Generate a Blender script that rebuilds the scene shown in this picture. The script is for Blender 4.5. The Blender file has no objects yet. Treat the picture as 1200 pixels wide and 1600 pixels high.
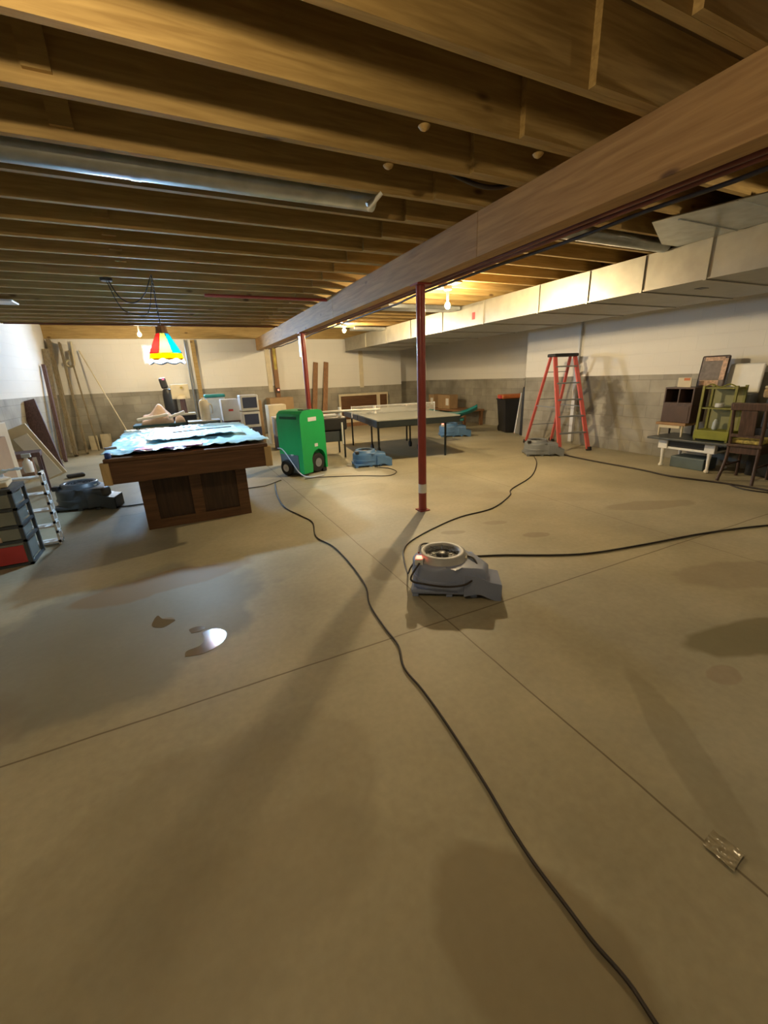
import bpy, bmesh, math, random
from mathutils import Matrix, Vector, noise
random.seed(7)
PI = math.pi
SC = bpy.context.scene
COL = SC.collection

# ------------------------------------------------------------------ camera
CAM_H = 1.434
F_PX = 644.0
YAW, PITCH, ROLL = 0.441127, -0.316318, -0.040845
fw = Vector((math.sin(YAW)*math.cos(PITCH), math.cos(YAW)*math.cos(PITCH), math.sin(PITCH)))
r0 = fw.cross(Vector((0, 0, 1))).normalized()
u0 = r0.cross(fw)
rt = r0*math.cos(ROLL) + u0*math.sin(ROLL)
up = u0*math.cos(ROLL) - r0*math.sin(ROLL)
cd = bpy.data.cameras.new('camera')
cd.sensor_fit = 'HORIZONTAL'; cd.sensor_width = 36.0; cd.lens = 36.0*F_PX/1200.0
cd.clip_start = 0.05
cam = bpy.data.objects.new('camera', cd); COL.objects.link(cam)
cam.matrix_world = Matrix(((rt.x, up.x, -fw.x, 0), (rt.y, up.y, -fw.y, 0), (rt.z, up.z, -fw.z, CAM_H), (0, 0, 0, 1)))
SC.camera = cam

# ------------------------------------------------------------------ world, exposure, light levels
w = bpy.data.worlds.new('world'); SC.world = w; w.use_nodes = True
w.node_tree.nodes['Background'].inputs[0].default_value = (0.55, 0.72, 1.0, 1)
w.node_tree.nodes['Background'].inputs[1].default_value = 1.0
SC.view_settings.view_transform = 'Standard'; SC.view_settings.look = 'None'
SC.view_settings.exposure = 0.6; SC.view_settings.gamma = 1.0
SC.view_settings.use_curve_mapping = False
WARM = (1.0, 0.765, 0.43)
COOL = (0.50, 0.75, 1.0)
# name, position, watts
BULBS = [('near lamp', (-0.25, 1.14, 2.42), 30),
         ('right lamp', (4.2, 0.75, 2.42), 19),
         ('middle lamp', (3.46, 5.08, 2.31), 150),
         ('far right lamp', (3.49, 9.02, 2.42), 125),
         ('far left lamp', (-0.47, 10.72, 2.49), 62)]
POOL_LED = 56

# ------------------------------------------------------------------ materials
def nt_new(name):
    m = bpy.data.materials.new(name); m.use_nodes = True
    nt = m.node_tree
    return m, nt, nt.nodes['Principled BSDF']

def N(nt, t, **kw):
    n = nt.nodes.new(t)
    for k, v in kw.items(): setattr(n, k, v)
    return n

def L(nt, a, b): nt.links.new(a, b)

def rgba(c): return (c[0], c[1], c[2], 1)

def plain(name, c, rough=0.6, metal=0.0, var=0.12, scale=6.0, bump=0.0, spec=0.5, coat=0.0):
    m, nt, p = nt_new(name)
    tc = N(nt, 'ShaderNodeTexCoord'); nz = N(nt, 'ShaderNodeTexNoise'); nz.inputs['Scale'].default_value = scale
    nz.inputs['Detail'].default_value = 4
    L(nt, tc.outputs['Object'], nz.inputs['Vector'])
    cr = N(nt, 'ShaderNodeValToRGB')
    cr.color_ramp.elements[0].position = 0.3; cr.color_ramp.elements[1].position = 0.7
    cr.color_ramp.elements[0].color = rgba([x*(1-var) for x in c]); cr.color_ramp.elements[1].color = rgba([min(1, x*(1+var)) for x in c])
    L(nt, nz.outputs['Fac'], cr.inputs['Fac']); L(nt, cr.outputs['Color'], p.inputs['Base Color'])
    p.inputs['Roughness'].default_value = rough; p.inputs['Metallic'].default_value = metal
    p.inputs['Specular IOR Level'].default_value = spec
    p.inputs['Coat Weight'].default_value = coat
    if bump:
        b = N(nt, 'ShaderNodeBump'); b.inputs['Strength'].default_value = bump; b.inputs['Distance'].default_value = 0.01
        L(nt, nz.outputs['Fac'], b.inputs['Height']); L(nt, b.outputs['Normal'], p.inputs['Normal'])
    return m

def wood(name, c1, c2, axis=0, scale=3.0, rough=0.65, knots=True, stretch=14):
    m, nt, p = nt_new(name)
    tc = N(nt, 'ShaderNodeTexCoord'); mp = N(nt, 'ShaderNodeMapping')
    s = [stretch, stretch, stretch]; s[axis] = 1.0
    mp.inputs['Scale'].default_value = s
    L(nt, tc.outputs['Object'], mp.inputs['Vector'])
    oi = N(nt, 'ShaderNodeObjectInfo')
    ad = N(nt, 'ShaderNodeVectorMath', operation='ADD')
    L(nt, mp.outputs['Vector'], ad.inputs[0])
    ml = N(nt, 'ShaderNodeMath', operation='MULTIPLY'); ml.inputs[1].default_value = 37.0
    L(nt, oi.outputs['Random'], ml.inputs[0]); L(nt, ml.outputs[0], ad.inputs[1])
    nz = N(nt, 'ShaderNodeTexNoise'); nz.inputs['Scale'].default_value = scale; nz.inputs['Detail'].default_value = 6; nz.inputs['Distortion'].default_value = 0.6
    L(nt, ad.outputs[0], nz.inputs['Vector'])
    cr = N(nt, 'ShaderNodeValToRGB'); cr.color_ramp.elements[0].position = 0.32; cr.color_ramp.elements[1].position = 0.7
    cr.color_ramp.elements[0].color = rgba(c1); cr.color_ramp.elements[1].color = rgba(c2)
    L(nt, nz.outputs['Fac'], cr.inputs['Fac'])
    out = cr.outputs['Color']
    if knots:
        mp2 = N(nt, 'ShaderNodeMapping'); s2 = [5.0, 5.0, 5.0]; s2[axis] = 2.2; mp2.inputs['Scale'].default_value = s2
        L(nt, tc.outputs['Object'], mp2.inputs['Vector'])
        a2 = N(nt, 'ShaderNodeVectorMath', operation='ADD'); L(nt, mp2.outputs['Vector'], a2.inputs[0]); L(nt, ml.outputs[0], a2.inputs[1])
        vo = N(nt, 'ShaderNodeTexVoronoi'); vo.inputs['Scale'].default_value = 1.0
        L(nt, a2.outputs[0], vo.inputs['Vector'])
        kr = N(nt, 'ShaderNodeValToRGB'); kr.color_ramp.elements[0].position = 0.06; kr.color_ramp.elements[1].position = 0.13
        kr.color_ramp.elements[0].color = (0.16, 0.09, 0.04, 1); kr.color_ramp.elements[1].color = (1, 1, 1, 1)
        L(nt, vo.outputs['Distance'], kr.inputs['Fac'])
        mx = N(nt, 'ShaderNodeMixRGB', blend_type='MULTIPLY'); mx.inputs[0].default_value = 0.8
        L(nt, out, mx.inputs[1]); L(nt, kr.outputs['Color'], mx.inputs[2]); out = mx.outputs[0]
    L(nt, out, p.inputs['Base Color'])
    p.inputs['Roughness'].default_value = rough
    b = N(nt, 'ShaderNodeBump'); b.inputs['Strength'].default_value = 0.15; b.inputs['Distance'].default_value = 0.004
    L(nt, nz.outputs['Fac'], b.inputs['Height']); L(nt, b.outputs['Normal'], p.inputs['Normal'])
    return m

def emis(name, c, s):
    m, nt, p = nt_new(name)
    nz = N(nt, 'ShaderNodeTexNoise')
    p.inputs['Base Color'].default_value = rgba(c)
    p.inputs['Emission Color'].default_value = rgba(c); p.inputs['Emission Strength'].default_value = s
    return m

def glassy(name, c, mixv=0.5):
    """lit-through coloured glass: translucent + a little gloss"""
    m = bpy.data.materials.new(name); m.use_nodes = True; nt = m.node_tree; nt.nodes.clear()
    o = N(nt, 'ShaderNodeOutputMaterial'); t = N(nt, 'ShaderNodeBsdfTranslucent'); g = N(nt, 'ShaderNodeBsdfGlossy')
    nz = N(nt, 'ShaderNodeTexNoise'); nz.inputs['Scale'].default_value = 9
    tc = N(nt, 'ShaderNodeTexCoord'); L(nt, tc.outputs['Object'], nz.inputs['Vector'])
    mx = N(nt, 'ShaderNodeMixRGB'); mx.inputs[1].default_value = rgba([x*0.75 for x in c]); mx.inputs[2].default_value = rgba(c)
    L(nt, nz.outputs['Fac'], mx.inputs[0]); L(nt, mx.outputs[0], t.inputs['Color'])
    g.inputs['Roughness'].default_value = 0.2
    s = N(nt, 'ShaderNodeMixShader'); s.inputs[0].default_value = 0.06
    L(nt, t.outputs[0], s.inputs[1]); L(nt, g.outputs[0], s.inputs[2]); L(nt, s.outputs[0], o.inputs['Surface'])
    return m

def wall_mat(name, horiz, paint_z, stains=()):
    """grey block below paint_z, cream paint above; horiz = 0 for walls running along X, 1 along Y"""
    m, nt, p = nt_new(name)
    tc = N(nt, 'ShaderNodeTexCoord'); sp = N(nt, 'ShaderNodeSeparateXYZ'); L(nt, tc.outputs['Object'], sp.inputs[0])
    cb = N(nt, 'ShaderNodeCombineXYZ'); L(nt, sp.outputs[horiz], cb.inputs[0]); L(nt, sp.outputs[2], cb.inputs[1])
    br = N(nt, 'ShaderNodeTexBrick'); br.inputs['Scale'].default_value = 1.0
    br.inputs['Brick Width'].default_value = 0.4064; br.inputs['Row Height'].default_value = 0.2032
    br.inputs['Mortar Size'].default_value = 0.006; br.inputs['Mortar Smooth'].default_value = 0.6
    br.inputs['Color1'].default_value = (0.30, 0.285, 0.245, 1); br.inputs['Color2'].default_value = (0.385, 0.365, 0.315, 1)
    br.inputs['Mortar'].default_value = (0.27, 0.255, 0.22, 1)
    L(nt, cb.outputs[0], br.inputs['Vector'])
    nz = N(nt, 'ShaderNodeTexNoise'); nz.inputs['Scale'].default_value = 2.3; nz.inputs['Detail'].default_value = 5
    L(nt, tc.outputs['Object'], nz.inputs['Vector'])
    nr = N(nt, 'ShaderNodeValToRGB'); nr.color_ramp.elements[0].position = 0.3; nr.color_ramp.elements[1].position = 0.65
    nr.color_ramp.elements[0].color = (0.70, 0.70, 0.68, 1); nr.color_ramp.elements[1].color = (1.1, 1.1, 1.1, 1)
    L(nt, nz.outputs['Fac'], nr.inputs['Fac'])
    mx = N(nt, 'ShaderNodeMixRGB', blend_type='MULTIPLY'); mx.inputs[0].default_value = 1.0
    L(nt, br.outputs['Color'], mx.inputs[1]); L(nt, nr.outputs['Color'], mx.inputs[2])
    low = mx.outputs[0]
    for (sy, sz, ry, rz, k) in stains:                      # damp streaks on the blocks
        mp = N(nt, 'ShaderNodeMapping'); mp.vector_type = 'POINT'
        mp.inputs['Location'].default_value = (-sy/ry, -sz/rz, 0); mp.inputs['Scale'].default_value = (1/ry, 1/rz, 0)
        L(nt, cb.outputs[0], mp.inputs['Vector'])
        n2 = N(nt, 'ShaderNodeTexNoise'); n2.inputs['Scale'].default_value = 4.5; L(nt, cb.outputs[0], n2.inputs['Vector'])
        ln = N(nt, 'ShaderNodeVectorMath', operation='LENGTH'); L(nt, mp.outputs[0], ln.inputs[0])
        a = N(nt, 'ShaderNodeMath', operation='MULTIPLY_ADD'); a.inputs[1].default_value = 1.6; L(nt, n2.outputs['Fac'], a.inputs[0]); L(nt, ln.outputs['Value'], a.inputs[2])
        mr = N(nt, 'ShaderNodeMapRange'); mr.inputs['From Min'].default_value = 1.35; mr.inputs['From Max'].default_value = 1.75
        mr.inputs['To Min'].default_value = k; mr.inputs['To Max'].default_value = 0.0
        L(nt, a.outputs[0], mr.inputs['Value'])
        m2 = N(nt, 'ShaderNodeMixRGB'); L(nt, mr.outputs[0], m2.inputs[0]); L(nt, low, m2.inputs[1]); m2.inputs[2].default_value = (0.12, 0.105, 0.08, 1)
        low = m2.outputs[0]
    gt = N(nt, 'ShaderNodeMath', operation='GREATER_THAN'); gt.inputs[1].default_value = paint_z
    L(nt, sp.outputs[2], gt.inputs[0])
    # painted part, with the faint outline of the blocks
    pr = N(nt, 'ShaderNodeMixRGB'); L(nt, br.outputs['Fac'], pr.inputs[0])
    n3 = N(nt, 'ShaderNodeTexNoise'); n3.inputs['Scale'].default_value = 1.2; L(nt, tc.outputs['Object'], n3.inputs['Vector'])
    c3 = N(nt, 'ShaderNodeMixRGB'); L(nt, n3.outputs['Fac'], c3.inputs[0]); c3.inputs[1].default_value = (0.70, 0.69, 0.66, 1); c3.inputs[2].default_value = (0.80, 0.785, 0.75, 1)
    L(nt, c3.outputs[0], pr.inputs[1]); pr.inputs[2].default_value = (0.72, 0.71, 0.68, 1)
    fin = N(nt, 'ShaderNodeMixRGB'); L(nt, gt.outputs[0], fin.inputs[0]); L(nt, low, fin.inputs[1]); L(nt, pr.outputs[0], fin.inputs[2])
    L(nt, fin.outputs[0], p.inputs['Base Color']); p.inputs['Roughness'].default_value = 0.75
    b = N(nt, 'ShaderNodeBump'); b.inputs['Strength'].default_value = 0.35; b.inputs['Distance'].default_value = 0.006; b.invert = True
    L(nt, br.outputs['Fac'], b.inputs['Height']); L(nt, b.outputs['Normal'], p.inputs['Normal'])
    return m

def floor_mat():
    m, nt, p = nt_new('concrete_slab')
    tc = N(nt, 'ShaderNodeTexCoord'); sp = N(nt, 'ShaderNodeSeparateXYZ'); L(nt, tc.outputs['Object'], sp.inputs[0])
    nz = N(nt, 'ShaderNodeTexNoise'); nz.inputs['Scale'].default_value = 0.75; nz.inputs['Detail'].default_value = 8; nz.inputs['Roughness'].default_value = 0.6
    L(nt, tc.outputs['Object'], nz.inputs['Vector'])
    cr = N(nt, 'ShaderNodeValToRGB'); e = cr.color_ramp.elements
    e[0].position = 0.32; e[1].position = 0.68
    e[0].color = (0.31, 0.28, 0.195, 1); e[1].color = (0.49, 0.445, 0.315, 1)
    L(nt, nz.outputs['Fac'], cr.inputs['Fac'])
    n2 = N(nt, 'ShaderNodeTexNoise'); n2.inputs['Scale'].default_value = 28; n2.inputs['Detail'].default_value = 6; L(nt, tc.outputs['Object'], n2.inputs['Vector'])
    r2 = N(nt, 'ShaderNodeValToRGB'); r2.color_ramp.elements[0].position = 0.3; r2.color_ramp.elements[1].position = 0.7
    r2.color_ramp.elements[0].color = (0.93, 0.93, 0.93, 1); r2.color_ramp.elements[1].color = (1.04, 1.04, 1.04, 1); L(nt, n2.outputs['Fac'], r2.inputs['Fac'])
    mx = N(nt, 'ShaderNodeMixRGB', blend_type='MULTIPLY'); mx.inputs[0].default_value = 1.0
    L(nt, cr.outputs[0], mx.inputs[1]); L(nt, r2.outputs[0], mx.inputs[2])
    out = mx.outputs[0]
    wob = N(nt, 'ShaderNodeTexNoise'); wob.inputs['Scale'].default_value = 2.2; wob.inputs['Detail'].default_value = 3; L(nt, tc.outputs['Object'], wob.inputs['Vector'])
    # damp and other darker patches: x, y, rx, ry, angle, strength, tint
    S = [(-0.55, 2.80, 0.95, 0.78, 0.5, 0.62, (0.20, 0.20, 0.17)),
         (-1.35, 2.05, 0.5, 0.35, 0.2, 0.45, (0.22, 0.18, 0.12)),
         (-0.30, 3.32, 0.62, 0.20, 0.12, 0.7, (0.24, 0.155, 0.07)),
         (2.62, 0.88, 0.42, 0.16, -0.25, 0.75, (0.17, 0.145, 0.07)),
         (2.16, 0.79, 0.10, 0.06, 0.0, 0.30, (0.25, 0.15, 0.10)),
         (3.6, 1.2, 0.75, 0.22, -0.3, 0.40, (0.24, 0.19, 0.13)),
         (1.30, 2.75, 0.32, 0.15, 1.1, 0.55, (0.24, 0.19, 0.11)),
         (2.16, 3.04, 0.12, 0.05, -0.4, 0.6, (0.24, 0.20, 0.13)),
         (2.65, 3.05, 0.14, 0.06, -0.4, 0.45, (0.24, 0.20, 0.13)),
         (2.75, 2.6, 0.12, 0.06, -0.4, 0.5, (0.24, 0.19, 0.13)),
         (4.4, 2.6, 0.5, 0.16, -0.3, 0.5, (0.24, 0.19, 0.12)),
         (1.55, 0.62, 0.45, 0.09, 1.0, 0.35, (0.22, 0.19, 0.12)),
         (0.60, 0.42, 0.22, 0.30, 0.2, 0.5, (0.20, 0.15, 0.08)),
         (-0.32, 2.70, 0.065, 0.05, 0.3, 0.9, (0.24, 0.17, 0.09)),
         (-0.2, 1.1, 0.75, 0.45, 0.3, 0.30, (0.24, 0.20, 0.13)),
         (0.1, 0.55, 0.5, 0.6, 0.3, 0.25, (0.24, 0.20, 0.13)),
         (1.9, 5.0, 0.6, 0.3, 0.0, 0.25, (0.24, 0.20, 0.13)),
         (3.9, 3.4, 0.9, 0.2, -0.6, 0.25, (0.28, 0.22, 0.13)),
         (1.85, 6.0, 0.4, 0.14, 0.0, 0.35, (0.28, 0.2, 0.1))]
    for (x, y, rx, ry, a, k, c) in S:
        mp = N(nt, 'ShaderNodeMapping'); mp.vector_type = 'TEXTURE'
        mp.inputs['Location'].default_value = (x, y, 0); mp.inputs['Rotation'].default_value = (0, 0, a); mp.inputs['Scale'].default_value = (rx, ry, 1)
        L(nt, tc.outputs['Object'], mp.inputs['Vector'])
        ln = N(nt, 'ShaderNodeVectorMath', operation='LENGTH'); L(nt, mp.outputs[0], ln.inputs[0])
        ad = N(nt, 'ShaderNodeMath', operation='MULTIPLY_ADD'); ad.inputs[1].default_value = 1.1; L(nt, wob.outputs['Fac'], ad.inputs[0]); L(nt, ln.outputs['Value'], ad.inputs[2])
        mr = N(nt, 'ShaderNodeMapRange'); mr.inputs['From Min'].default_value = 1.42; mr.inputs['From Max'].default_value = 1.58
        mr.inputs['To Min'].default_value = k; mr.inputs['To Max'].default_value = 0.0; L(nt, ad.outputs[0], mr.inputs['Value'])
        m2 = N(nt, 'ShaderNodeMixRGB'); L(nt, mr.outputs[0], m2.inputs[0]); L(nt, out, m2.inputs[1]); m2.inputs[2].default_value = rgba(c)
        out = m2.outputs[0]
    # control joints cut in the slab
    for (ch, v, hw) in ((1, 1.835, 0.007), (0, 1.262, 0.006), (0, 3.74, 0.004), (1, 5.5, 0.005), (1, 9.2, 0.006)):
        wv = N(nt, 'ShaderNodeMath', operation='MULTIPLY_ADD'); wv.inputs[1].default_value = 0.02; L(nt, wob.outputs['Fac'], wv.inputs[0]); L(nt, sp.outputs[ch], wv.inputs[2])
        sb = N(nt, 'ShaderNodeMath', operation='SUBTRACT'); sb.inputs[1].default_value = v+0.01; L(nt, wv.outputs[0], sb.inputs[0])
        ab = N(nt, 'ShaderNodeMath', operation='ABSOLUTE'); L(nt, sb.outputs[0], ab.inputs[0])
        mr = N(nt, 'ShaderNodeMapRange'); mr.inputs['From Min'].default_value = hw*0.4; mr.inputs['From Max'].default_value = hw
        mr.inputs['To Min'].default_value = 0.75; mr.inputs['To Max'].default_value = 0.0; L(nt, ab.outputs[0], mr.inputs['Value'])
        m2 = N(nt, 'ShaderNodeMixRGB'); L(nt, mr.outputs[0], m2.inputs[0]); L(nt, out, m2.inputs[1]); m2.inputs[2].default_value = (0.10, 0.07, 0.035, 1)
        out = m2.outputs[0]
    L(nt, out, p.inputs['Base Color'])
    rr = N(nt, 'ShaderNodeMapRange'); rr.inputs['To Min'].default_value = 0.42; rr.inputs['To Max'].default_value = 0.62; L(nt, nz.outputs['Fac'], rr.inputs['Value'])
    L(nt, rr.outputs[0], p.inputs['Roughness']); p.inputs['Specular IOR Level'].default_value = 0.4
    b = N(nt, 'ShaderNodeBump'); b.inputs['Strength'].default_value = 0.12; b.inputs['Distance'].default_value = 0.003
    L(nt, n2.outputs['Fac'], b.inputs['Height']); L(nt, b.outputs['Normal'], p.inputs['Normal'])
    return m

M = {}
M['joist'] = wood('joist_pine', (0.31, 0.20, 0.068), (0.47, 0.325, 0.125), 0)
M['beam'] = wood('beam_fir', (0.29, 0.155, 0.05), (0.44, 0.26, 0.095), 1, scale=2.2)
M['oak'] = wood('light_oak', (0.45, 0.32, 0.15), (0.60, 0.45, 0.24), 2, knots=False)
M['walnut'] = wood('dark_walnut', (0.085, 0.04, 0.018), (0.16, 0.078, 0.035), 0, knots=False, rough=0.4)
M['walnut_panel'] = wood('walnut_panel', (0.035, 0.018, 0.010), (0.07, 0.035, 0.018), 2, knots=False, rough=0.5)
M['brown_wood'] = wood('brown_wood', (0.20, 0.10, 0.05), (0.32, 0.17, 0.08), 2, knots=False)
M['plank'] = wood('grey_plank', (0.16, 0.13, 0.08), (0.27, 0.22, 0.14), 2, knots=False)
M['mahog'] = wood('purple_brown_wood', (0.07, 0.035, 0.035), (0.14, 0.08, 0.075), 2, knots=False)
M['choc'] = wood('dark_chair_wood', (0.05, 0.028, 0.022), (0.10, 0.058, 0.045), 2, knots=False, rough=0.45)
M['osb'] = wood('subfloor_board', (0.10, 0.062, 0.023), (0.15, 0.095, 0.036), 0, knots=False, stretch=4)
M['red_post'] = plain('red_oxide_paint', (0.30, 0.045, 0.035), 0.38, var=0.1, coat=0.2)
M['galv'] = plain('galvanised_steel', (0.45, 0.48, 0.50), 0.33, 0.9, var=0.15, scale=9)
M['duct'] = plain('duct_sheet_metal', (0.38, 0.365, 0.31), 0.42, 0.6, var=0.12, scale=5)
M['duct_grey'] = plain('duct_board_underside', (0.40, 0.41, 0.42), 0.6, 0.1, var=0.06)
M['copper'] = plain('old_copper', (0.13, 0.04, 0.03), 0.35, 0.6, var=0.25)
M['black'] = plain('black_plastic', (0.018, 0.018, 0.02), 0.45)
M['cable'] = plain('dark_cable', (0.03, 0.022, 0.02), 0.5)
M['rubber'] = plain('tyre_rubber', (0.015, 0.015, 0.016), 0.75)
M['white'] = plain('white_plastic', (0.78, 0.78, 0.76), 0.45, var=0.04)
M['cream'] = plain('cream_board', (0.62, 0.55, 0.40), 0.65, var=0.08)
M['card'] = plain('cardboard', (0.36, 0.24, 0.13), 0.8, var=0.1)
M['grey_pl'] = plain('grey_blue_plastic', (0.27, 0.32, 0.48), 0.45, var=0.06)
M['grey_lt'] = plain('grey_plastic_top', (0.42, 0.43, 0.44), 0.45, var=0.06)
M['dark_pl'] = plain('charcoal_plastic', (0.055, 0.065, 0.075), 0.4, var=0.1)
M['mid_grey'] = plain('mid_grey_plastic', (0.20, 0.22, 0.25), 0.5, var=0.08)
M['blue_pl'] = plain('blue_plastic', (0.09, 0.20, 0.40), 0.42, var=0.1)
M['green'] = plain('green_plastic', (0.012, 0.36, 0.10), 0.38, var=0.05)
M['greyg'] = plain('slate_plastic', (0.11, 0.15, 0.17), 0.5)
M['red_fg'] = plain('red_fibreglass', (0.60, 0.12, 0.11), 0.42, var=0.08)
M['alu'] = plain('brushed_aluminium', (0.66, 0.66, 0.64), 0.4, 0.6)
M['teal'] = plain('teal_plastic', (0.02, 0.24, 0.25), 0.45)
M['olive'] = plain('olive_paint', (0.17, 0.17, 0.025), 0.5, var=0.12)
M['wicker'] = plain('tan_wicker', (0.36, 0.26, 0.15), 0.8, var=0.3, scale=40, bump=0.6)
M['navy'] = plain('navy_lid', (0.03, 0.045, 0.12), 0.5)
M['pale'] = plain('pale_grey_plastic', (0.62, 0.64, 0.68), 0.45, var=0.05)
M['tub'] = plain('clear_tub_plastic', (0.50, 0.58, 0.66), 0.25, var=0.1)
M['pinkcloth'] = plain('pinkish_fabric', (0.56, 0.42, 0.33), 0.85, var=0.15)
M['sheet'] = plain('pale_blue_plastic_sheet', (0.42, 0.66, 0.74), 0.28, var=0.10, scale=4)
M['pink'] = plain('pink_sheet', (0.85, 0.22, 0.45), 0.5, var=0.05)
M['orange'] = plain('orange_plastic', (0.55, 0.17, 0.05), 0.5)
M['redbox'] = plain('red_printed_card', (0.50, 0.05, 0.05), 0.5)
M['drawer'] = plain('smoky_drawer_plastic', (0.23, 0.25, 0.23), 0.35, var=0.15, scale=3)
M['tabletop'] = plain('grey_green_table_top', (0.28, 0.29, 0.26), 0.28, var=0.04)
M['apron'] = plain('black_steel', (0.02, 0.027, 0.03), 0.4, 0.2)
M['tray'] = plain('floral_tray_ground', (0.10, 0.075, 0.07), 0.5, var=0.4, scale=20)
M['floral'] = plain('tan_floral_print', (0.5, 0.33, 0.24), 0.6, var=0.4, scale=30)
M['yellow'] = plain('yellow_floral_fabric', (0.45, 0.36, 0.10), 0.8, var=0.6, scale=30)
M['insul'] = plain('yellow_insulation', (0.50, 0.40, 0.10), 0.9, var=0.3)
M['red_glow'] = emis('red_indicator', (1.0, 0.10, 0.06), 6.0)
M['bulb'] = emis('warm_bulb_glass', WARM, 1.0)

# ------------------------------------------------------------------ mesh helpers
class MB:
    def __init__(s): s.bm = bmesh.new()
    def box(s, c, d, rot=None, bev=0.0):
        r = bmesh.ops.create_cube(s.bm, size=1.0)
        vs = r['verts']
        mt = Matrix.Translation(c) @ (rot.to_4x4() if rot else Matrix.Identity(4)) @ Matrix.Diagonal((d[0], d[1], d[2], 1))
        bmesh.ops.transform(s.bm, matrix=mt, verts=vs)
        if bev:
            es = list({e for v in vs for e in v.link_edges})
            bmesh.ops.bevel(s.bm, geom=es, offset=bev, segments=2, affect='EDGES', profile=0.5)
        return s
    def b2(s, x0, x1, y0, y1, z0, z1, bev=0.0):
        return s.box(((x0+x1)/2, (y0+y1)/2, (z0+z1)/2), (abs(x1-x0), abs(y1-y0), abs(z1-z0)), None, bev)
    def bar(s, a, b, wd, th, upv=(0, 0, 1), bev=0.0):
        a = Vector(a); b = Vector(b); d = (b-a); ln = d.length; d.normalize()
        u = Vector(upv)
        if abs(d.dot(u)) > 0.98: u = Vector((0, 1, 0))
        x = u.cross(d).normalized(); y = d.cross(x)
        rot = Matrix((x, y, d)).transposed()
        return s.box((a+b)/2, (wd, th, ln), rot, bev)
    def tube(s, path, r, seg=8, cap=True, smooth=0):
        pts = [Vector(p) for p in path]
        if smooth: pts = spline(pts, smooth)
        rings = []
        pn = None
        for i, p in enumerate(pts):
            t = (pts[min(i+1, len(pts)-1)] - pts[max(i-1, 0)])
            if t.length < 1e-9: t = Vector((0, 0, 1))
            t.normalize()
            if pn is None:
                a = Vector((0, 0, 1)) if abs(t.z) < 0.9 else Vector((1, 0, 0))
                n = a.cross(t).normalized()
            else:
                n = (pn - t*pn.dot(t))
                if n.length < 1e-6: n = Vector((1, 0, 0)).cross(t)
                n.normalize()
            pn = n; bb = t.cross(n)
            rr = r(i/(len(pts)-1)) if callable(r) else r
            rings.append([s.bm.verts.new(p + (n*math.cos(2*PI*k/seg) + bb*math.sin(2*PI*k/seg))*rr) for k in range(seg)])
        for a, b in zip(rings, rings[1:]):
            for k in range(seg):
                s.bm.faces.new((a[k], a[(k+1) % seg], b[(k+1) % seg], b[k]))
        if cap:
            s.bm.faces.new(list(reversed(rings[0]))); s.bm.faces.new(rings[-1])
        return s
    def lathe(s, prof, c=(0, 0, 0), seg=24, mt=None, cap=True):
        c = Vector(c); rings = []
        for (r, z) in prof:
            ring = []
            for k in range(seg):
                v = Vector((r*math.cos(2*PI*k/seg), r*math.sin(2*PI*k/seg), z))
                if mt: v = mt @ v
                ring.append(s.bm.verts.new(c+v))
            rings.append(ring)
        for a, b in zip(rings, rings[1:]):
            for k in range(seg): s.bm.faces.new((a[k], a[(k+1) % seg], b[(k+1) % seg], b[k]))
        if cap:
            s.bm.faces.new(list(reversed(rings[0]))); s.bm.faces.new(rings[-1])
        return s
    def prism(s, poly, z0, z1, mt=None, bev=0.0):
        def T(v): return (mt @ Vector(v)) if mt else Vector(v)
        lo = [s.bm.verts.new(T((x, y, z0))) for x, y in poly]; hi = [s.bm.verts.new(T((x, y, z1))) for x, y in poly]
        n = len(poly)
        fs = [s.bm.faces.new(list(reversed(lo))), s.bm.faces.new(hi)]
        for k in range(n): fs.append(s.bm.faces.new((lo[k], lo[(k+1) % n], hi[(k+1) % n], hi[k])))
        if bev:
            es = list(fs[1].edges)
            bmesh.ops.bevel(s.bm, geom=es, offset=bev, segments=3, affect='EDGES', profile=0.5)
        return s
    def grid(s, x0, x1, y0, y1, nx, ny, f):
        V = [[s.bm.verts.new(f(x0+(x1-x0)*i/nx, y0+(y1-y0)*j/ny)) for i in range(nx+1)] for j in range(ny+1)]
        for j in range(ny):
            for i in range(nx): s.bm.faces.new((V[j][i], V[j][i+1], V[j+1][i+1], V[j+1][i]))
        return s
    def build(s, name, mat, parent=None, smooth=None, solid=0.0):
        bmesh.ops.recalc_face_normals(s.bm, faces=s.bm.faces)
        me = bpy.data.meshes.new(name); s.bm.to_mesh(me); s.bm.free()
        o = bpy.data.objects.new(name, me); COL.objects.link(o)
        me.materials.append(M[mat] if isinstance(mat, str) else mat)
        if smooth:
            for p in me.polygons: p.use_smooth = True
            try: me.set_sharp_from_angle(angle=math.radians(smooth))
            except Exception: pass
        if solid:
            md = o.modifiers.new('thickness', 'SOLIDIFY'); md.thickness = solid
        if parent: o.parent = parent
        return o

def spline(P, n):
    out = []
    for i in range(len(P)-1):
        p0 = P[max(i-1, 0)]; p1 = P[i]; p2 = P[i+1]; p3 = P[min(i+2, len(P)-1)]
        for k in range(n):
            t = k/n
            out.append(0.5*((2*p1) + (p2-p0)*t + (2*p0-5*p1+4*p2-p3)*t*t + (3*p1-p0-3*p2+p3)*t**3))
    out.append(P[-1]); return out

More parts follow.
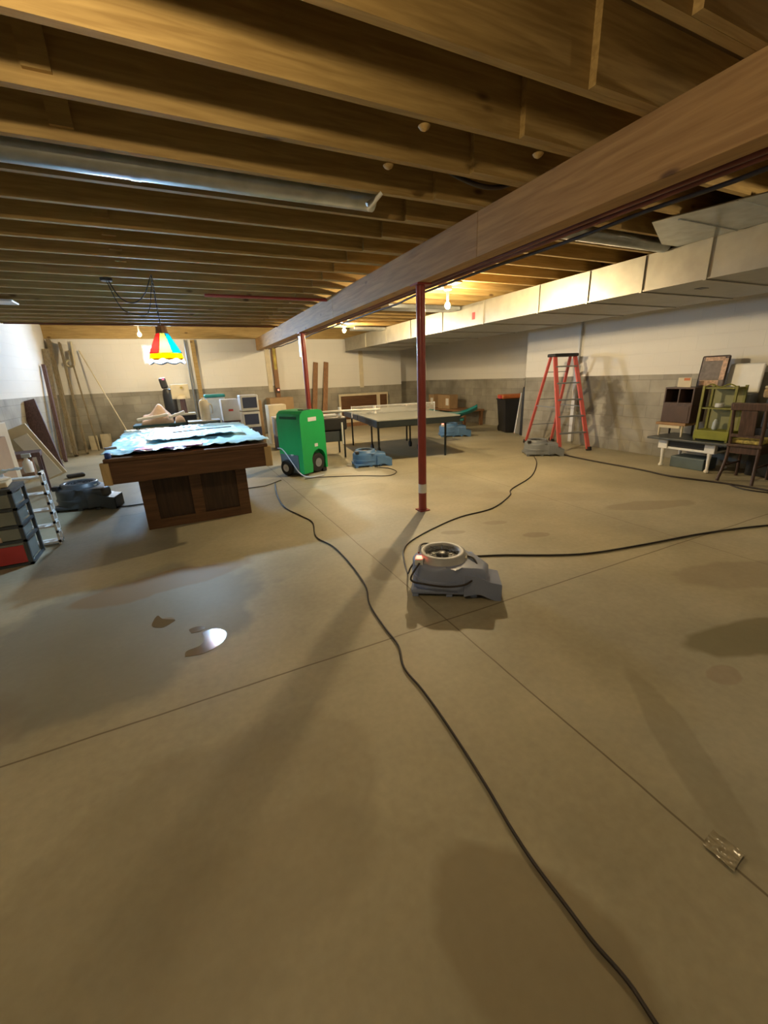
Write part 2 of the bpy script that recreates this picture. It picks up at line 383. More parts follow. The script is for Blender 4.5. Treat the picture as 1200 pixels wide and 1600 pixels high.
def tag(o, label, cat, group=None, kind=None):
    o['label'] = label; o['category'] = cat
    if group: o['group'] = group
    if kind: o['kind'] = kind
    return o
def thing(name, label, cat, loc=(0, 0, 0), rz=0.0, group=None):
    o = bpy.data.objects.new(name, None); COL.objects.link(o)
    o.empty_display_size = 0.1
    o.location = loc; o.rotation_euler = (0, 0, rz)
    return tag(o, label, cat, group)
def copy_tree(o, parent=None):
    c = o.copy(); COL.objects.link(c)
    if parent: c.parent = parent
    for ch in list(o.children): copy_tree(ch, c)
    return c
def struct(o, label=None):
    o['kind'] = 'structure'
    if label: o['label'] = label
    return o
def rx(a): return Matrix.Rotation(a, 3, 'X')
def ry(a): return Matrix.Rotation(a, 3, 'Y')
def rzm(a): return Matrix.Rotation(a, 3, 'Z')

# ------------------------------------------------------------------ the room
ZJ = 2.556            # underside of the joists
JH = 0.286
XL, XR, YB, YF = -2.47, 7.05, 12.5, -3.2
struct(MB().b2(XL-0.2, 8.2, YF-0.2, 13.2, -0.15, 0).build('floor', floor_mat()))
struct(MB().b2(XL-0.2, 8.2, YF-0.2, 13.2, ZJ+JH, ZJ+JH+0.04).build('ceiling', 'osb'))
mW1 = wall_mat('block_wall_along_y', 1, 1.33)
mWR = wall_mat('block_wall_right', 1, 1.30, [(5.62, 0.95, 0.22, 0.75, 0.85), (5.12, 0.80, 0.22, 0.85, 0.85), (5.38, 1.15, 0.20, 0.30, 0.6), (4.0, 0.3, 0.5, 0.3, 0.3), (6.4, 0.1, 0.7, 0.3, 0.35)])
mWB = wall_mat('block_wall_back', 0, 1.32)
mWB2 = wall_mat('block_wall_back_right', 0, 1.19)
mWRec = wall_mat('block_wall_recess', 1, 1.27)
mWRecB = wall_mat('block_wall_recess_back', 0, 1.27)
struct(MB().b2(XL-0.2, XL, YF-0.2, YB+0.2, 0, ZJ+JH).build('wall_left', mW1))
# back wall with a small high window left of the centre
WX0, WX1, WZ0, WZ1 = -0.56, 0.22, 1.98, 2.42
bw = MB().b2(XL, WX0, YB, YB+0.2, 0, ZJ+JH).b2(WX1, 2.62, YB, YB+0.2, 0, ZJ+JH).b2(WX0, WX1, YB, YB+0.2, 0, WZ0).b2(WX0, WX1, YB, YB+0.2, WZ1, ZJ+JH)
struct(bw.build('wall_back', mWB))
struct(MB().b2(2.62, 6.72, YB-0.001, YB+0.2, 0, ZJ+JH).build('wall_back_right', mWB2))
struct(MB().b2(XR, XR+0.2, YF-0.2, 7.28, 0, ZJ+JH).build('wall_right', mWR))
struct(MB().b2(8.0, 8.2, 7.28, 13.2, 0, ZJ+JH).build('wall_recess_right', mWRec))
struct(MB().b2(6.72, 8.0, 13.0, 13.2, 0, ZJ+JH).build('wall_recess_back', mWRecB))
struct(MB().b2(XR+0.2, 8.0, 7.08, 7.28, 0, ZJ+JH).build('wall_recess_front', mWRecB))
struct(MB().b2(6.52, 6.72, YB+0.2, 13.0, 0, ZJ+JH).build('wall_recess_left', mWRec))
struct(MB().b2(XL, XR, YF-0.2, YF, 0, ZJ+JH).build('wall_front', wall_mat('block_wall_front', 0, 1.32)))
# rim board above the back wall, strip where paint meets block, wall seams
struct(MB().b2(XL, 6.72, YB-0.06, YB-0.02, ZJ, ZJ+JH).build('trim_1', 'joist'), 'pine rim board above the back wall')
struct(MB().b2(XL, XL+0.012, 7.7, 7.78, 1.33, ZJ).build('trim_2', 'white'), 'pale joint strip on the left wall')
for i, x in enumerate((2.42, 5.25)):
    struct(MB().b2(x, x+0.12, YB-0.035, YB, 1.15, ZJ-0.12).build('trim_%d' % (3+i), 'cream'), 'cream batten on the back wall')
# the window
wf = MB()
for (a, b, c, d) in ((WX0, WX1, WZ0, WZ0+0.035), (WX0, WX1, WZ1-0.035, WZ1), (WX0, WX0+0.035, WZ0+0.035, WZ1-0.035), (WX1-0.035, WX1, WZ0+0.035, WZ1-0.035)):
    wf.b2(a, b, YB+0.03, YB+0.09, c, d)
wf.b2(WX0+0.035, WX1-0.035, YB+0.045, YB+0.075, WZ1-0.11, WZ1-0.085)
wo = struct(wf.build('window_1', 'white'), 'small high daylight window behind the coloured lamp')
gm = bpy.data.materials.new('window_glass'); gm.use_nodes = True; gnt = gm.node_tree; gnt.nodes.clear()
g_o = N(gnt, 'ShaderNodeOutputMaterial'); g_t = N(gnt, 'ShaderNodeBsdfTransparent'); g_g = N(gnt, 'ShaderNodeBsdfGlossy'); g_g.inputs['Roughness'].default_value = 0.03
g_m = N(gnt, 'ShaderNodeMixShader'); g_m.inputs[0].default_value = 0.05; g_t.inputs['Color'].default_value = (0.93, 0.96, 0.97, 1)
L(gnt, g_t.outputs[0], g_m.inputs[1]); L(gnt, g_g.outputs[0], g_m.inputs[2]); L(gnt, g_m.outputs[0], g_o.inputs['Surface'])
MB().b2(WX0+0.035, WX1-0.035, YB+0.058, YB+0.062, WZ0+0.035, WZ1-0.035).build('window_pane', gm, wo)
# daylight outside the window
al = bpy.data.lights.new('daylight', 'AREA'); al.energy = 430; al.color = (0.42, 0.67, 1.0); al.shape = 'RECTANGLE'; al.size = 0.9; al.size_y = 0.6
ao = bpy.data.objects.new('daylight', al); COL.objects.link(ao); ao.location = ((WX0+WX1)/2, YB+0.32, 2.24); ao.rotation_euler = (math.radians(-84), 0, 0)
w.node_tree.nodes['Background'].inputs[1].default_value = 5.0

# ------------------------------------------------------------------ joists, beam, posts
ORD = ['first', 'second', 'third', 'fourth', 'fifth', 'sixth', 'seventh', 'eighth', 'ninth', 'tenth', 'eleventh', 'twelfth', 'thirteenth', 'fourteenth', 'fifteenth',
       'sixteenth', 'seventeenth', 'eighteenth', 'nineteenth', 'twentieth', 'twenty-first', 'twenty-second', 'twenty-third', 'twenty-fourth', 'twenty-fifth', 'twenty-sixth', 'twenty-seventh', 'twenty-eighth', 'twenty-ninth', 'thirtieth']
Y0, SP, TH = 1.596, 0.4064, 0.038
jl = MB().b2(XL+0.002, 2.42, 0, TH, 0, JH).build('ceiling_joist', 'joist')
jr = MB().b2(1.79, XR-0.002, 0, TH-0.001, 0, JH).build('ceiling_joist', 'joist')
cleats = {2: -0.315, 3: -0.315, 6: -0.315, 7: -0.315, 8: -0.31, 9: -0.31}
n0 = -3
for n in range(n0, 21):
    y = Y0 + n*SP
    a = jl if n == n0 else jl.copy()
    if n != n0: COL.objects.link(a)
    a.location = (0, y, ZJ)
    k = ORD[n-n0]
    tag(a, 'pine ceiling joist left of the main beam, %s back from the viewer' % k, 'joist', 'joists left of the beam')
    b = jr if n == n0 else jr.copy()
    if n != n0: COL.objects.link(b)
    b.location = (0, y-TH-0.0005, ZJ)
    tag(b, 'pine ceiling joist right of the main beam, %s back from the viewer' % k, 'joist', 'joists right of the beam')
    if n in cleats:
        MB().b2(cleats[n], cleats[n]+0.095, -0.022, 0, 0.052, JH-0.005).build('cleat', 'joist', a)
BX0, BX1 = 2.205, 2.335
t = thing('main_beam', 'long solid timber beam running down the room under the joists', 'beam', (0, 0, 0))
ys = [YF, 0.4, 2.86, 6.1, 9.3, 12.44]
for a, b in zip(ys, ys[1:]):
    MB().b2(BX0, BX1, a+0.0015, b-0.0015, 2.262, ZJ-0.001, 0.003).build('beam_section', 'beam', t)

def post(loc, label):
    t = thing('steel_post', label, 'post', loc, 0, 'red steel posts under the beam')
    MB().lathe([(0.044, 0.012), (0.044, 2.25)], seg=28).build('shaft', 'red_post', t, 40)
    MB().b2(-0.075, 0.075, -0.075, 0.075, 2.246, 2.261, 0.002).build('cap_plate', 'red_post', t)
    MB().b2(-0.06, 0.06, -0.06, 0.06, 0.0, 0.012, 0.002).build('base_plate', 'red_post', t)
    MB().lathe([(0.020, 2.13), (0.020, 2.246)], seg=12).build('screw_jack', 'galv', t, 40)
    return t
p1 = post((2.27, 3.79, 0), 'red steel post in the middle with a white band near its foot')
MB().lathe([(0.0455, 0.205), (0.0455, 0.305)], seg=28).build('paper_band', 'white', p1, 40)
p2 = post((2.27, 8.0, 0), 'farther red steel post rising behind the green dehumidifier')
MB().b2(-0.075, -0.046, -0.02, 0.02, 1.85, 2.2).build('conduit', 'galv', p2)  # this conduit is only a strip added for the post's bluish window highlight

# pipes and cables under the beam's right edge
def ywob(x, z, y0, y1, amp, n, seed):
    r = random.Random(seed)
    return [(x+r.uniform(-amp, amp), y0+(y1-y0)*i/n, z+r.uniform(-amp, amp)) for i in range(n+1)]
tag(MB().tube(ywob(2.41, 2.285, -3, 12.2, 0.003, 24, 1), 0.02, 10).build('copper_pipe', 'copper', None, 60), 'dark copper water pipe running beside the main beam, closest to it', 'pipe')
tag(MB().tube(ywob(2.485, 2.285, -3, 12.2, 0.004, 24, 2), 0.019, 10).build('copper_pipe', 'copper', None, 60), 'second dark copper water pipe, farther from the main beam', 'pipe')
tag(MB().tube(ywob(2.55, 2.262, -3, 11.8, 0.010, 34, 3), 0.012, 8, smooth=3).build('black_cable', 'cable', None, 60), 'black cable strung beside the copper pipes under the joists', 'cable')
for i in range(9):
    y = 0.95 + i*1.02
    tag(MB().b2(2.345, 2.545, y, y+0.02, 2.318, 2.326).b2(2.345, 2.365, y, y+0.02, 2.326, ZJ).build('pipe_strap', 'galv'),
        'metal strap hanging the copper pipes, %s from the viewer' % ORD[i], 'strap', 'straps holding the pipes')
tag(MB().tube([(0.55, 6.32, ZJ-0.03), (2.2, 6.32, ZJ-0.03)], 0.02, 10).build('red_pipe', 'red_post', None, 60), 'short dark red pipe across the joists left of the beam', 'pipe')
tag(MB().tube([(-2.4, 9.6, ZJ-0.013), (2.2, 9.6, ZJ-0.013)], 0.012, 10).build('thin_pipe', 'copper', None, 60), 'thin copper pipe across the far joists left of the beam', 'pipe')
# round galvanised duct in a joist bay on the left
t = thing('round_duct', 'long galvanised round duct lying in a joist bay, upper left', 'duct', (0, 3.05, 2.60))
MB().tube([(-2.46, 0, 0), (0.2, 0, 0), (1.45, 0, 0.004)], 0.075, 24).build('pipe_run', 'galv', t, 50)
MB().tube([(-0.02, 0, 0), (0.03, 0, 0)], 0.078, 24).build('coupling', 'galv', t, 50)
tag(MB().tube([(3.0, 3.05, 2.60), (4.70, 3.05, 2.60)], 0.075, 20).build('round_duct', 'galv', None, 50), 'short round duct in a joist bay right of the beam', 'duct')
# little white stub, hooks and cable at the joists
t = thing('pipe_stub', 'short white pipe stub pointing down from the joists, upper centre', 'pipe', (1.36, 2.845, 2.50))
MB().tube([(-0.035, 0.03, -0.03), (0.045, -0.03, 0.055)], 0.013, 10).build('stub', 'white', t, 50)
MB().tube([(-0.05, 0.0, -0.01), (0.05, 0.0, 0.055)], 0.012, 8).build('clip', 'galv', t, 50)
tag(MB().tube([(1.72, 2.6, 2.66), (1.80, 2.55, 2.60), (1.95, 2.52, 2.56), (2.1, 2.52, 2.57), (2.2, 2.5, 2.60)], 0.014, 8, smooth=5).build('black_cable', 'cable', None, 60), 'short black cable drooping from joist to beam, upper centre', 'cable')
for i, (x, y) in enumerate(((1.27, 2.02), (1.28, 2.42), (1.99, 2.02))):
    tag(MB().lathe([(0.008, -0.022), (0.022, -0.014), (0.030, -0.003), (0.018, 0.0)], (x, y+0.05, ZJ-0.001), 10).build('glue_drip', 'joist', None, 50),
        ['pale foam drip under a near joist, upper centre', 'small pale foam drip one joist farther back', 'pale foam drip beside the main beam, upper right'][i], 'drip')

# ------------------------------------------------------------------ duct along the right side
DX0, DX1, DZ = 4.72, 6.50, 2.205
t = thing('supply_duct', 'wide sheet metal duct hung below the joists along the right wall', 'duct', (0, 0, 0))
MB().b2(DX0, DX0+0.008, -2.6, 12.2, DZ+0.004, ZJ-0.012).b2(DX0, DX1, -2.6, 12.2, ZJ-0.016, ZJ-0.008).b2(DX1-0.008, DX1, -2.6, 12.2, DZ+0.004, ZJ-0.012).build('side_panel', 'duct', t)
MB().b2(DX0+0.008, DX1-0.008, -2.6, 12.2, DZ, DZ+0.008).build('bottom_panel', 'duct_grey', t)
MB().b2(DX0-0.008, DX0+0.008, -2.6, 12.2, DZ-0.006, DZ+0.008).build('bottom_edge', 'duct', t)
for i, y in enumerate((-1.0, 0.4, 1.6, 2.62, 3.25, 3.93, 4.72, 5.9, 7.1, 8.3, 9.5, 10.7)):
    MB().b2(DX0-0.014, DX0-0.001, y-0.014, y+0.014, DZ-0.012, ZJ-0.014).b2(DX0-0.014, DX1+0.006, y-0.010, y+0.010, DZ-0.014, DZ-0.001).build('seam_band', 'duct', t)
MB().b2(DX0-0.003, DX0-0.0005, 6.12, 6.2, DZ+0.09, DZ+0.2).build('red_sticker', 'redbox', t)
MB().b2(5.2, 5.32, 2.9, 2.98, DZ-0.004, DZ-0.0005).build('dark_plug', 'black', t)
t = thing('branch_duct', 'flat sheet metal pan nailed under the joists, upper right', 'duct', (0, 0, 0))
MB().prism([(3.72, 2.55), (3.95, 1.78), (4.70, 1.78), (4.70, 2.92), (4.45, 2.92)], ZJ-0.012, ZJ-0.004).build('pan', 'galv', t)
for y in (2.02, 2.42): MB().b2(3.86, 4.70, y-0.008, y+0.008, ZJ-0.02, ZJ-0.0125).build('seam', 'galv', t)
for i, (y, x0) in enumerate(((6.5, 3.3), (9.45, 3.9), (11.5, 3.6))):
    tag(MB().b2(x0, DX0-0.02, y, y+0.30, ZJ-0.07+(JH if i == 2 else 0), ZJ-0.004+(JH if i == 2 else 0), 0.01).build('branch_duct', 'galv'),
        ['shiny flat branch duct crossing just behind the middle bulb', 'shiny branch duct crossing near the far right bulb', 'shiny branch duct crossing against the back wall'][i], 'duct')
tag(MB().b2(-2.0, -1.66, 7.25, 7.55, ZJ-0.03, ZJ-0.002, 0.01).build('ceiling_register', 'pale'), 'small pale register fixed under the joists, far left', 'vent')

# ------------------------------------------------------------------ bulbs
def bulb_fixture(name, loc, watts):
    t = thing('bulb_fixture', name, 'light', loc, 0, 'bare bulbs at the joists')
    r = 0.034; strength = watts/(4*PI*r*r*PI)
    mt = emis('bulb_glow', WARM, strength)
    top = (ZJ + JH if loc[1] > 10.4 else ZJ) - loc[2]
    MB().lathe([(0.03, top-0.075), (0.055, top-0.06), (0.055, top-0.02)], seg=16).build('holder', 'white', t, 40)
    MB().lathe([(0.016, 0.02), (0.018, top-0.07)], seg=12).build('socket', 'alu', t, 40)
    MB().lathe([(0.004, -r-0.012), (0.022, -r-0.004), (0.033, -0.014), (0.034, 0.0), (0.026, 0.018), (0.016, 0.034)], seg=12).build('bulb', mt, t, 80)
    MB().b2(-0.06, 0.06, -0.24, 0.24, top-0.019, top-0.0005).build('mounting_board', 'joist', t)
    return t
LBL = {'near lamp': 'bare warm bulb under the joists just above the viewer',
       'right lamp': 'bare warm bulb under the joists above the right foreground',
       'middle lamp': 'bare glowing bulb right of the middle red post',
       'far right lamp': 'bare glowing bulb near the back wall, right of the beam',
       'far left lamp': 'bare glowing bulb near the back wall beside the coloured lamp'}
for (n, loc, wt) in BULBS: bulb_fixture(LBL[n], loc, wt)

# ------------------------------------------------------------------ stained glass pendant over the pool table
t = thing('stained_glass_lamp', 'multicoloured stained glass pendant hanging over the pool table', 'lamp', (-0.02, 5.32, 0))
zt, zb, rtp, rbt = 1.965, 1.765, 0.062, 0.168
cols = [(1.0, 0.04, 0.02), (1.0, 0.28, 0.0), (0.95, 0.85, 0.12), (0.02, 0.45, 0.95), (0.02, 0.45, 0.95), (0.95, 0.85, 0.12), (1.0, 0.28, 0.0), (1.0, 0.04, 0.02)]
# eight panels; a0 is chosen so that a yellow one faces the camera
order = ['yellow', 'blue', 'green', 'amber', 'red', 'blue', 'red', 'orange']
gl = {'yellow': glassy('yellow_glass', (0.050, 0.042, 0.004)), 'blue': glassy('blue_glass', (0.0, 0.022, 0.045)), 'green': glassy('green_glass', (0.002, 0.03, 0.006)),
      'amber': glassy('amber_glass', (0.075, 0.018, 0.0)), 'red': glassy('red_glass', (0.06, 0.0008, 0.0004)), 'orange': glassy('orange_glass', (0.07, 0.008, 0.0)), 'white': glassy('white_glass', (0.14, 0.14, 0.15))}
seq = ['yellow', 'blue', 'amber', 'red', 'green', 'blue', 'amber', 'red']
for k in range(8):
    a0 = -PI/2 - PI/8 + k*PI/4 + 0.02; a1 = a0 + PI/4
    b = MB(); P = lambda r, a, z: Vector((r*math.cos(a), r*math.sin(a), z))
    vs = [b.bm.verts.new(v) for v in (P(rbt, a0, zb), P(rbt, a1, zb), P(rtp, a1, zt), P(rtp, a0, zt))]
    b.bm.faces.new(vs)
    o = b.build('glass_panel', gl[seq[k]], t); o['label'] = seq[k] + ' glass panel'
    MB().tube([P(rbt, a0, zb), P(rtp, a0, zt)], 0.003, 6).tube([P(rbt, a0, zb), P(rbt, a1, zb)], 0.003, 6).build('lead_came', 'black', t)
def skirt(r0_, r1_, z0_, z1_, amp, nm, mt, ph=0):
    b = MB(); n = 96
    up_ = []; dn = []
    for k in range(n):
        a = 2*PI*k/n
        up_.append(b.bm.verts.new((r0_*math.cos(a), r0_*math.sin(a), z0_)))
        zz = z1_ - amp*abs(math.sin(4*a+ph))
        dn.append(b.bm.verts.new((r1_*math.cos(a), r1_*math.sin(a), zz)))
    for k in range(n): b.bm.faces.new((up_[k], up_[(k+1) % n], dn[(k+1) % n], dn[k]))
    return b.build(nm, mt, t, 60)
skirt(0.158, 0.172, zb-0.002, 1.715, 0.022, 'amber_skirt', gl['amber'], 0.9)
skirt(0.168, 0.180, 1.712, 1.678, 0.020, 'white_fringe', gl['white'])
MB().lathe([(0.062, 1.963), (0.055, 1.995), (0.052, 2.035), (0.012, 2.045)], seg=8).build('crown', 'brown_wood', t, 30)
MB().lathe([(0.02, 1.86), (0.02, 1.96)], seg=12).build('lamp_socket', 'black', t, 40)
rL = 0.03
MB().lathe([(0.006, 1.735), (0.022, 1.742), (0.033, 1.77), (0.033, 1.79), (0.025, 1.82), (0.016, 1.86)], seg=14).build('led_bulb', emis('led_glow', COOL, POOL_LED/(4*PI*rL*rL*PI)), t, 80)
MB().tube([(0, 0, 2.04), (0.0, 0.0, 2.3), (0.005, 0.01, ZJ-0.03)], 0.006, 8).build('cord', 'cable', t, 60)
for k in range(14):
    z = 2.06 + k*0.034
    mt_ = rzm(0 if k % 2 else PI/2).to_4x4()
    MB().tube([(mt_ @ Vector((0.010*math.cos(q*PI/4), 0, 0.022*math.sin(q*PI/4)))) + Vector((0, 0, z)) for q in range(9)], 0.002, 5, False).build('chain_link', 'galv', t)
t = thing('ceiling_outlet', 'black ceiling outlet with swagged cables left of the coloured lamp', 'outlet', (-0.46, 5.76, ZJ))
MB().lathe([(0.055, -0.03), (0.06, -0.012), (0.06, -0.001)], seg=18).build('box', 'black', t, 40)
MB().tube([(0.02, 0, -0.03), (0.10, -0.08, -0.20), (0.22, -0.18, -0.26), (0.34, -0.30, -0.2), (0.44, -0.43, -0.03)], 0.006, 8, smooth=8).build('swag_cable', 'cable', t, 60)
MB().tube([(0.0, 0, -0.03), (0.08, 0.0, -0.28), (0.20, -0.1, -0.36), (0.34, -0.2, -0.36), (0.42, -0.38, -0.15), (0.445, -0.43, -0.03)], 0.005, 8, smooth=8).build('swag_cable', 'cable', t, 60)

# ------------------------------------------------------------------ pool table
t = thing('pool_table', 'dark walnut pool table on a panelled base, covered with plastic sheeting', 'pool table', (0.04, 4.36, 0), math.radians(0.5))
X0, X1, D = -0.70, 0.70, 2.44
MB().b2(X0, X1, 0, 0.045, 0.60, 0.80, 0.004).b2(X0, X1, D-0.045, D, 0.60, 0.80, 0.004).b2(X0, X0+0.045, 0.046, D-0.046, 0.60, 0.80, 0.004).b2(X1-0.045, X1, 0.046, D-0.046, 0.60, 0.80, 0.004).build('apron', 'walnut', t)
MB().b2(X0-0.02, X1+0.02, -0.02, 0.13, 0.801, 0.835, 0.006).b2(X0-0.02, X1+0.02, D-0.13, D+0.02, 0.801, 0.835, 0.006).b2(X0-0.02, X0+0.13, 0.131, D-0.131, 0.801, 0.835, 0.006).b2(X1-0.13, X1+0.02, 0.131, D-0.131, 0.801, 0.835, 0.006).build('top_rail', 'walnut', t)
MB().b2(X0+0.13, X1-0.13, 0.13, D-0.13, 0.77, 0.80).build('playing_bed', plain('green_baize', (0.03, 0.16, 0.09), 0.9), t)
for sx in (-1, 1):
    for yy in (-0.006, D-0.044):
        MB().b2(sx*0.70-0.035+(-0.02 if sx < 0 else 0.02), sx*0.70+0.035+(-0.02 if sx < 0 else 0.02), yy, yy+0.05, 0.595, 0.80, 0.006).build('corner_trim', 'oak', t)
MB().b2(-0.50, 0.50, 0.43, 2.0, 0.0, 0.598).build('base_core', 'walnut_panel', t)
fr = MB()
for x0_, x1_ in ((-0.525, -0.40), (-0.06, 0.05), (0.41, 0.525)): fr.b2(x0_, x1_, 0.40, 0.43, 0.0, 0.598, 0.003)
fr.b2(-0.40, -0.06, 0.402, 0.43, 0, 0.10).b2(0.05, 0.41, 0.402, 0.43, 0, 0.10).b2(-0.40, -0.06, 0.402, 0.43, 0.56, 0.598).b2(0.05, 0.41, 0.402, 0.43, 0.56, 0.598)
for sx in (-1, 1):
    for y0_, y1_ in ((0.43, 0.55), (1.15, 1.27), (1.88, 2.0)): fr.b2(sx*0.50, sx*0.525, y0_, y1_, 0, 0.598)
    fr.b2(sx*0.50, sx*0.523, 0.55, 1.88, 0, 0.10)
fr.build('base_frame', 'walnut', t)

def crumple(x0, x1, y0, y1, z, amp, nx, ny, seed, droop=0.0, edge=0.03, folds=6.0):
    off = Vector((seed*7.3, seed*3.1, seed))
    def f(x, y):
        n1 = noise.noise(Vector((x*2.0, y*2.0, 0))+off)
        n2 = 1-abs(noise.noise(Vector((x*folds, y*folds*0.8, 3))+off))*2
        n3 = 1-abs(noise.noise(Vector((x*folds*2.3, y*folds*1.9, 7))+off))*2
        h = amp*(0.5+0.5*n1) + amp*0.7*max(0, n2) + amp*0.3*max(0, n3)
        ex = x + edge*noise.noise(Vector((y*4, 1, seed)))*(1 if min(x-x0, x1-x) < 0.1*(x1-x0) else 0)
        ey = y + edge*noise.noise(Vector((x*4, 5, seed)))*(1 if min(y-y0, y1-y) < 0.1*(y1-y0) else 0)
        return Vector((ex, ey, z+h))
    return MB().grid(x0, x1, y0, y1, nx, ny, f)
tag(crumple(-0.70, 0.80, 4.42, 6.78, 0.838, 0.026, 110, 160, 3, folds=6).build('plastic_sheet', 'sheet', None, 70, 0.002), 'crumpled pale blue plastic sheeting spread over the pool table', 'plastic sheet')
tag(crumple(-0.42, 0.16, 4.37, 4.54, 0.868, 0.016, 60, 16, 5, folds=7).build('pink_sheet', 'pink', None, 70, 0.002), 'pink plastic sheet lying along the front edge of the pool table', 'plastic sheet')
tag(crumple(-0.36, 0.62, 4.95, 5.95, 0.872, 0.030, 70, 70, 9, folds=7).build('plastic_sheet', plain('white_blue_film', (0.55, 0.74, 0.80), 0.25, var=0.1), None, 70, 0.002), 'extra layer of clear film bunched at the middle of the pool table', 'plastic sheet')
tag(MB().tube([(-0.1, 5.3, 0.93), (0.25, 5.42, 0.93), (0.55, 5.5, 0.925)], 0.006, 8).build('thin_rod', 'black', None, 50), 'thin dark rod lying on the sheeting of the pool table', 'rod')
tag(MB().lathe([(0.022, 0), (0.026, 0.01), (0.026, 0.04), (0.016, 0.05)], (-0.64, 4.385, 0.8365), 14).build('tape_roll', plain('blue_tape', (0.02, 0.06, 0.30), 0.5), None, 50), 'small blue roll on the front left corner of the pool table', 'roll')
tag(MB().box((-0.62, 4.5, 0.91), (0.09, 0.05, 0.02), rzm(0.4)).build('grey_clip', 'mid_grey'), 'small grey clip beside the blue roll on the pool table', 'clip')

# ------------------------------------------------------------------ air movers
def blower(label, loc, rz, body, top, light=True, scale=1.0, group='low air movers on the floor'):
    t = thing('air_mover', label, 'air mover', loc, rz, group)
    t.scale = (scale,)*3
    pl = []
    for k in range(15):                                   # scroll outline ending in an outlet that flares to +x, -y
        a = math.radians(62 + k*16.5); r = 0.205 + 0.0022*k
        pl.append((r*math.cos(a)-0.03, r*math.sin(a)))
    pl += [(0.10, -0.235), (0.27, -0.245), (0.30, -0.10), (0.22, 0.02), (0.17, 0.12)]
    MB().prism(pl, 0.035, 0.225, None, 0.035).build('housing', body, t, 50)
    MB().prism([(x*1.03, y*1.03) for x, y in pl], 0.095, 0.120, None, 0.006).build('seam_flange', body, t, 50)
    # base with feet
    MB().b2(-0.25, 0.24, -0.225, 0.19, 0.02, 0.055, 0.012).build('base', body, t)
    for fx, fy in ((-0.22, -0.2), (0.02, -0.2), (0.19, -0.2), (-0.22, 0.17), (0.19, 0.17)):
        MB().b2(fx-0.022, fx+0.022, fy-0.022, fy+0.022, 0.0, 0.022, 0.004).build('foot', body, t)
    # outlet mouth
    XZ = Matrix(((1, 0, 0, 0), (0, 0, 1, 0), (0, 1, 0, 0), (0, 0, 0, 1)))
    MB().prism([(0.12, 0.025), (0.12, 0.19), (0.20, 0.185), (0.30, 0.14), (0.375, 0.125), (0.375, 0.0), (0.33, 0.0), (0.22, 0.05)], -0.255, -0.03, XZ).build('outlet', body, t, 20)
    MB().b2(0.3755, 0.378, -0.245, -0.04, 0.012, 0.113).build('outlet_mouth', 'black', t)
    # inlet ring on the top
    MB().lathe([(0.205, 0.205), (0.192, 0.228), (0.176, 0.238), (0.172, 0.262), (0.160, 0.270), (0.134, 0.268), (0.124, 0.256), (0.122, 0.215)], (-0.03, 0, 0), 36, None, False).build('inlet_ring', top, t, 50)
    MB().lathe([(0.001, 0.226), (0.122, 0.226)], (-0.03, 0, 0), 30, None, False).build('inlet_shadow_plate', 'black', t)
    MB().lathe([(0.001, 0.252), (0.035, 0.252), (0.045, 0.244), (0.045, 0.23)], (-0.03, 0, 0), 20, None, False).build('motor_hub', 'dark_pl', t, 40)
    g = MB()
    for r in (0.06, 0.084, 0.108):
        g.tube([(-0.03+r*math.cos(q*PI/16), r*math.sin(q*PI/16), 0.258) for q in range(33)], 0.0018, 5, False)
    for q in range(8):
        a = q*PI/4; g.tube([(-0.03+0.03*math.cos(a), 0.03*math.sin(a), 0.258), (-0.03+0.126*math.cos(a), 0.126*math.sin(a), 0.260)], 0.002, 5)
    g.build('grille', 'black', t)
    # handle and switch
    MB().tube([(0.15, 0.10, 0.20), (0.19, 0.08, 0.215), (0.20, 0.03, 0.215), (0.19, -0.02, 0.20)], 0.010, 8, smooth=5).build('handle', body, t, 60)
    s = MB().b2(-0.225, -0.165, -0.16, -0.10, 0.215, 0.262, 0.006).build('switch_box', 'white' if light else 'black', t)
    if light:
        MB().b2(-0.215, -0.175, -0.15, -0.115, 0.262, 0.275, 0.004).build('red_switch_light', 'red_glow', s)
    MB().b2(0.10, 0.15, -0.07, -0.02, 0.222, 0.24, 0.004).build('outlet_socket', 'cream', t)
    return t
b1 = blower('grey low air mover nearest the viewer with a red switch light', (1.53, 2.24, 0), math.radians(-33), 'grey_pl', 'grey_lt', True, 0.95)
MB().tube([(-0.19, -0.17, 0.24), (-0.25, -0.23, 0.14), (-0.14, -0.262, 0.12), (0.02, -0.27, 0.11), (0.15, -0.265, 0.14), (0.215, -0.18, 0.20), (0.20, -0.08, 0.235), (0.16, -0.02, 0.232)], 0.007, 8, smooth=8).build('wrapped_cord', 'cable', b1, 60)
blower('dark charcoal air mover on the floor left of the pool table', (-1.26, 6.30, 0), math.radians(-14), 'dark_pl', 'dark_pl', False, 1.18)
blower('grey air mover at the feet of the red stepladder', (5.72, 5.48, 0), math.radians(-32), 'mid_grey', 'mid_grey', False, 1.0)
blower('blue air mover beside the near leg of the table tennis table', (2.79, 6.50, 0), math.radians(-12), 'blue_pl', 'blue_pl', False, 1.0)
blower('blue air mover with a red light, far back below the teal sled', (5.92, 8.50, 0), math.radians(-25), 'blue_pl', 'blue_pl', True, 1.15)

# ------------------------------------------------------------------ dehumidifier
t = thing('dehumidifier', 'tall bright green wheeled dehumidifier with a white drain hose', 'dehumidifier', (1.60, 6.22, 0), math.radians(29))
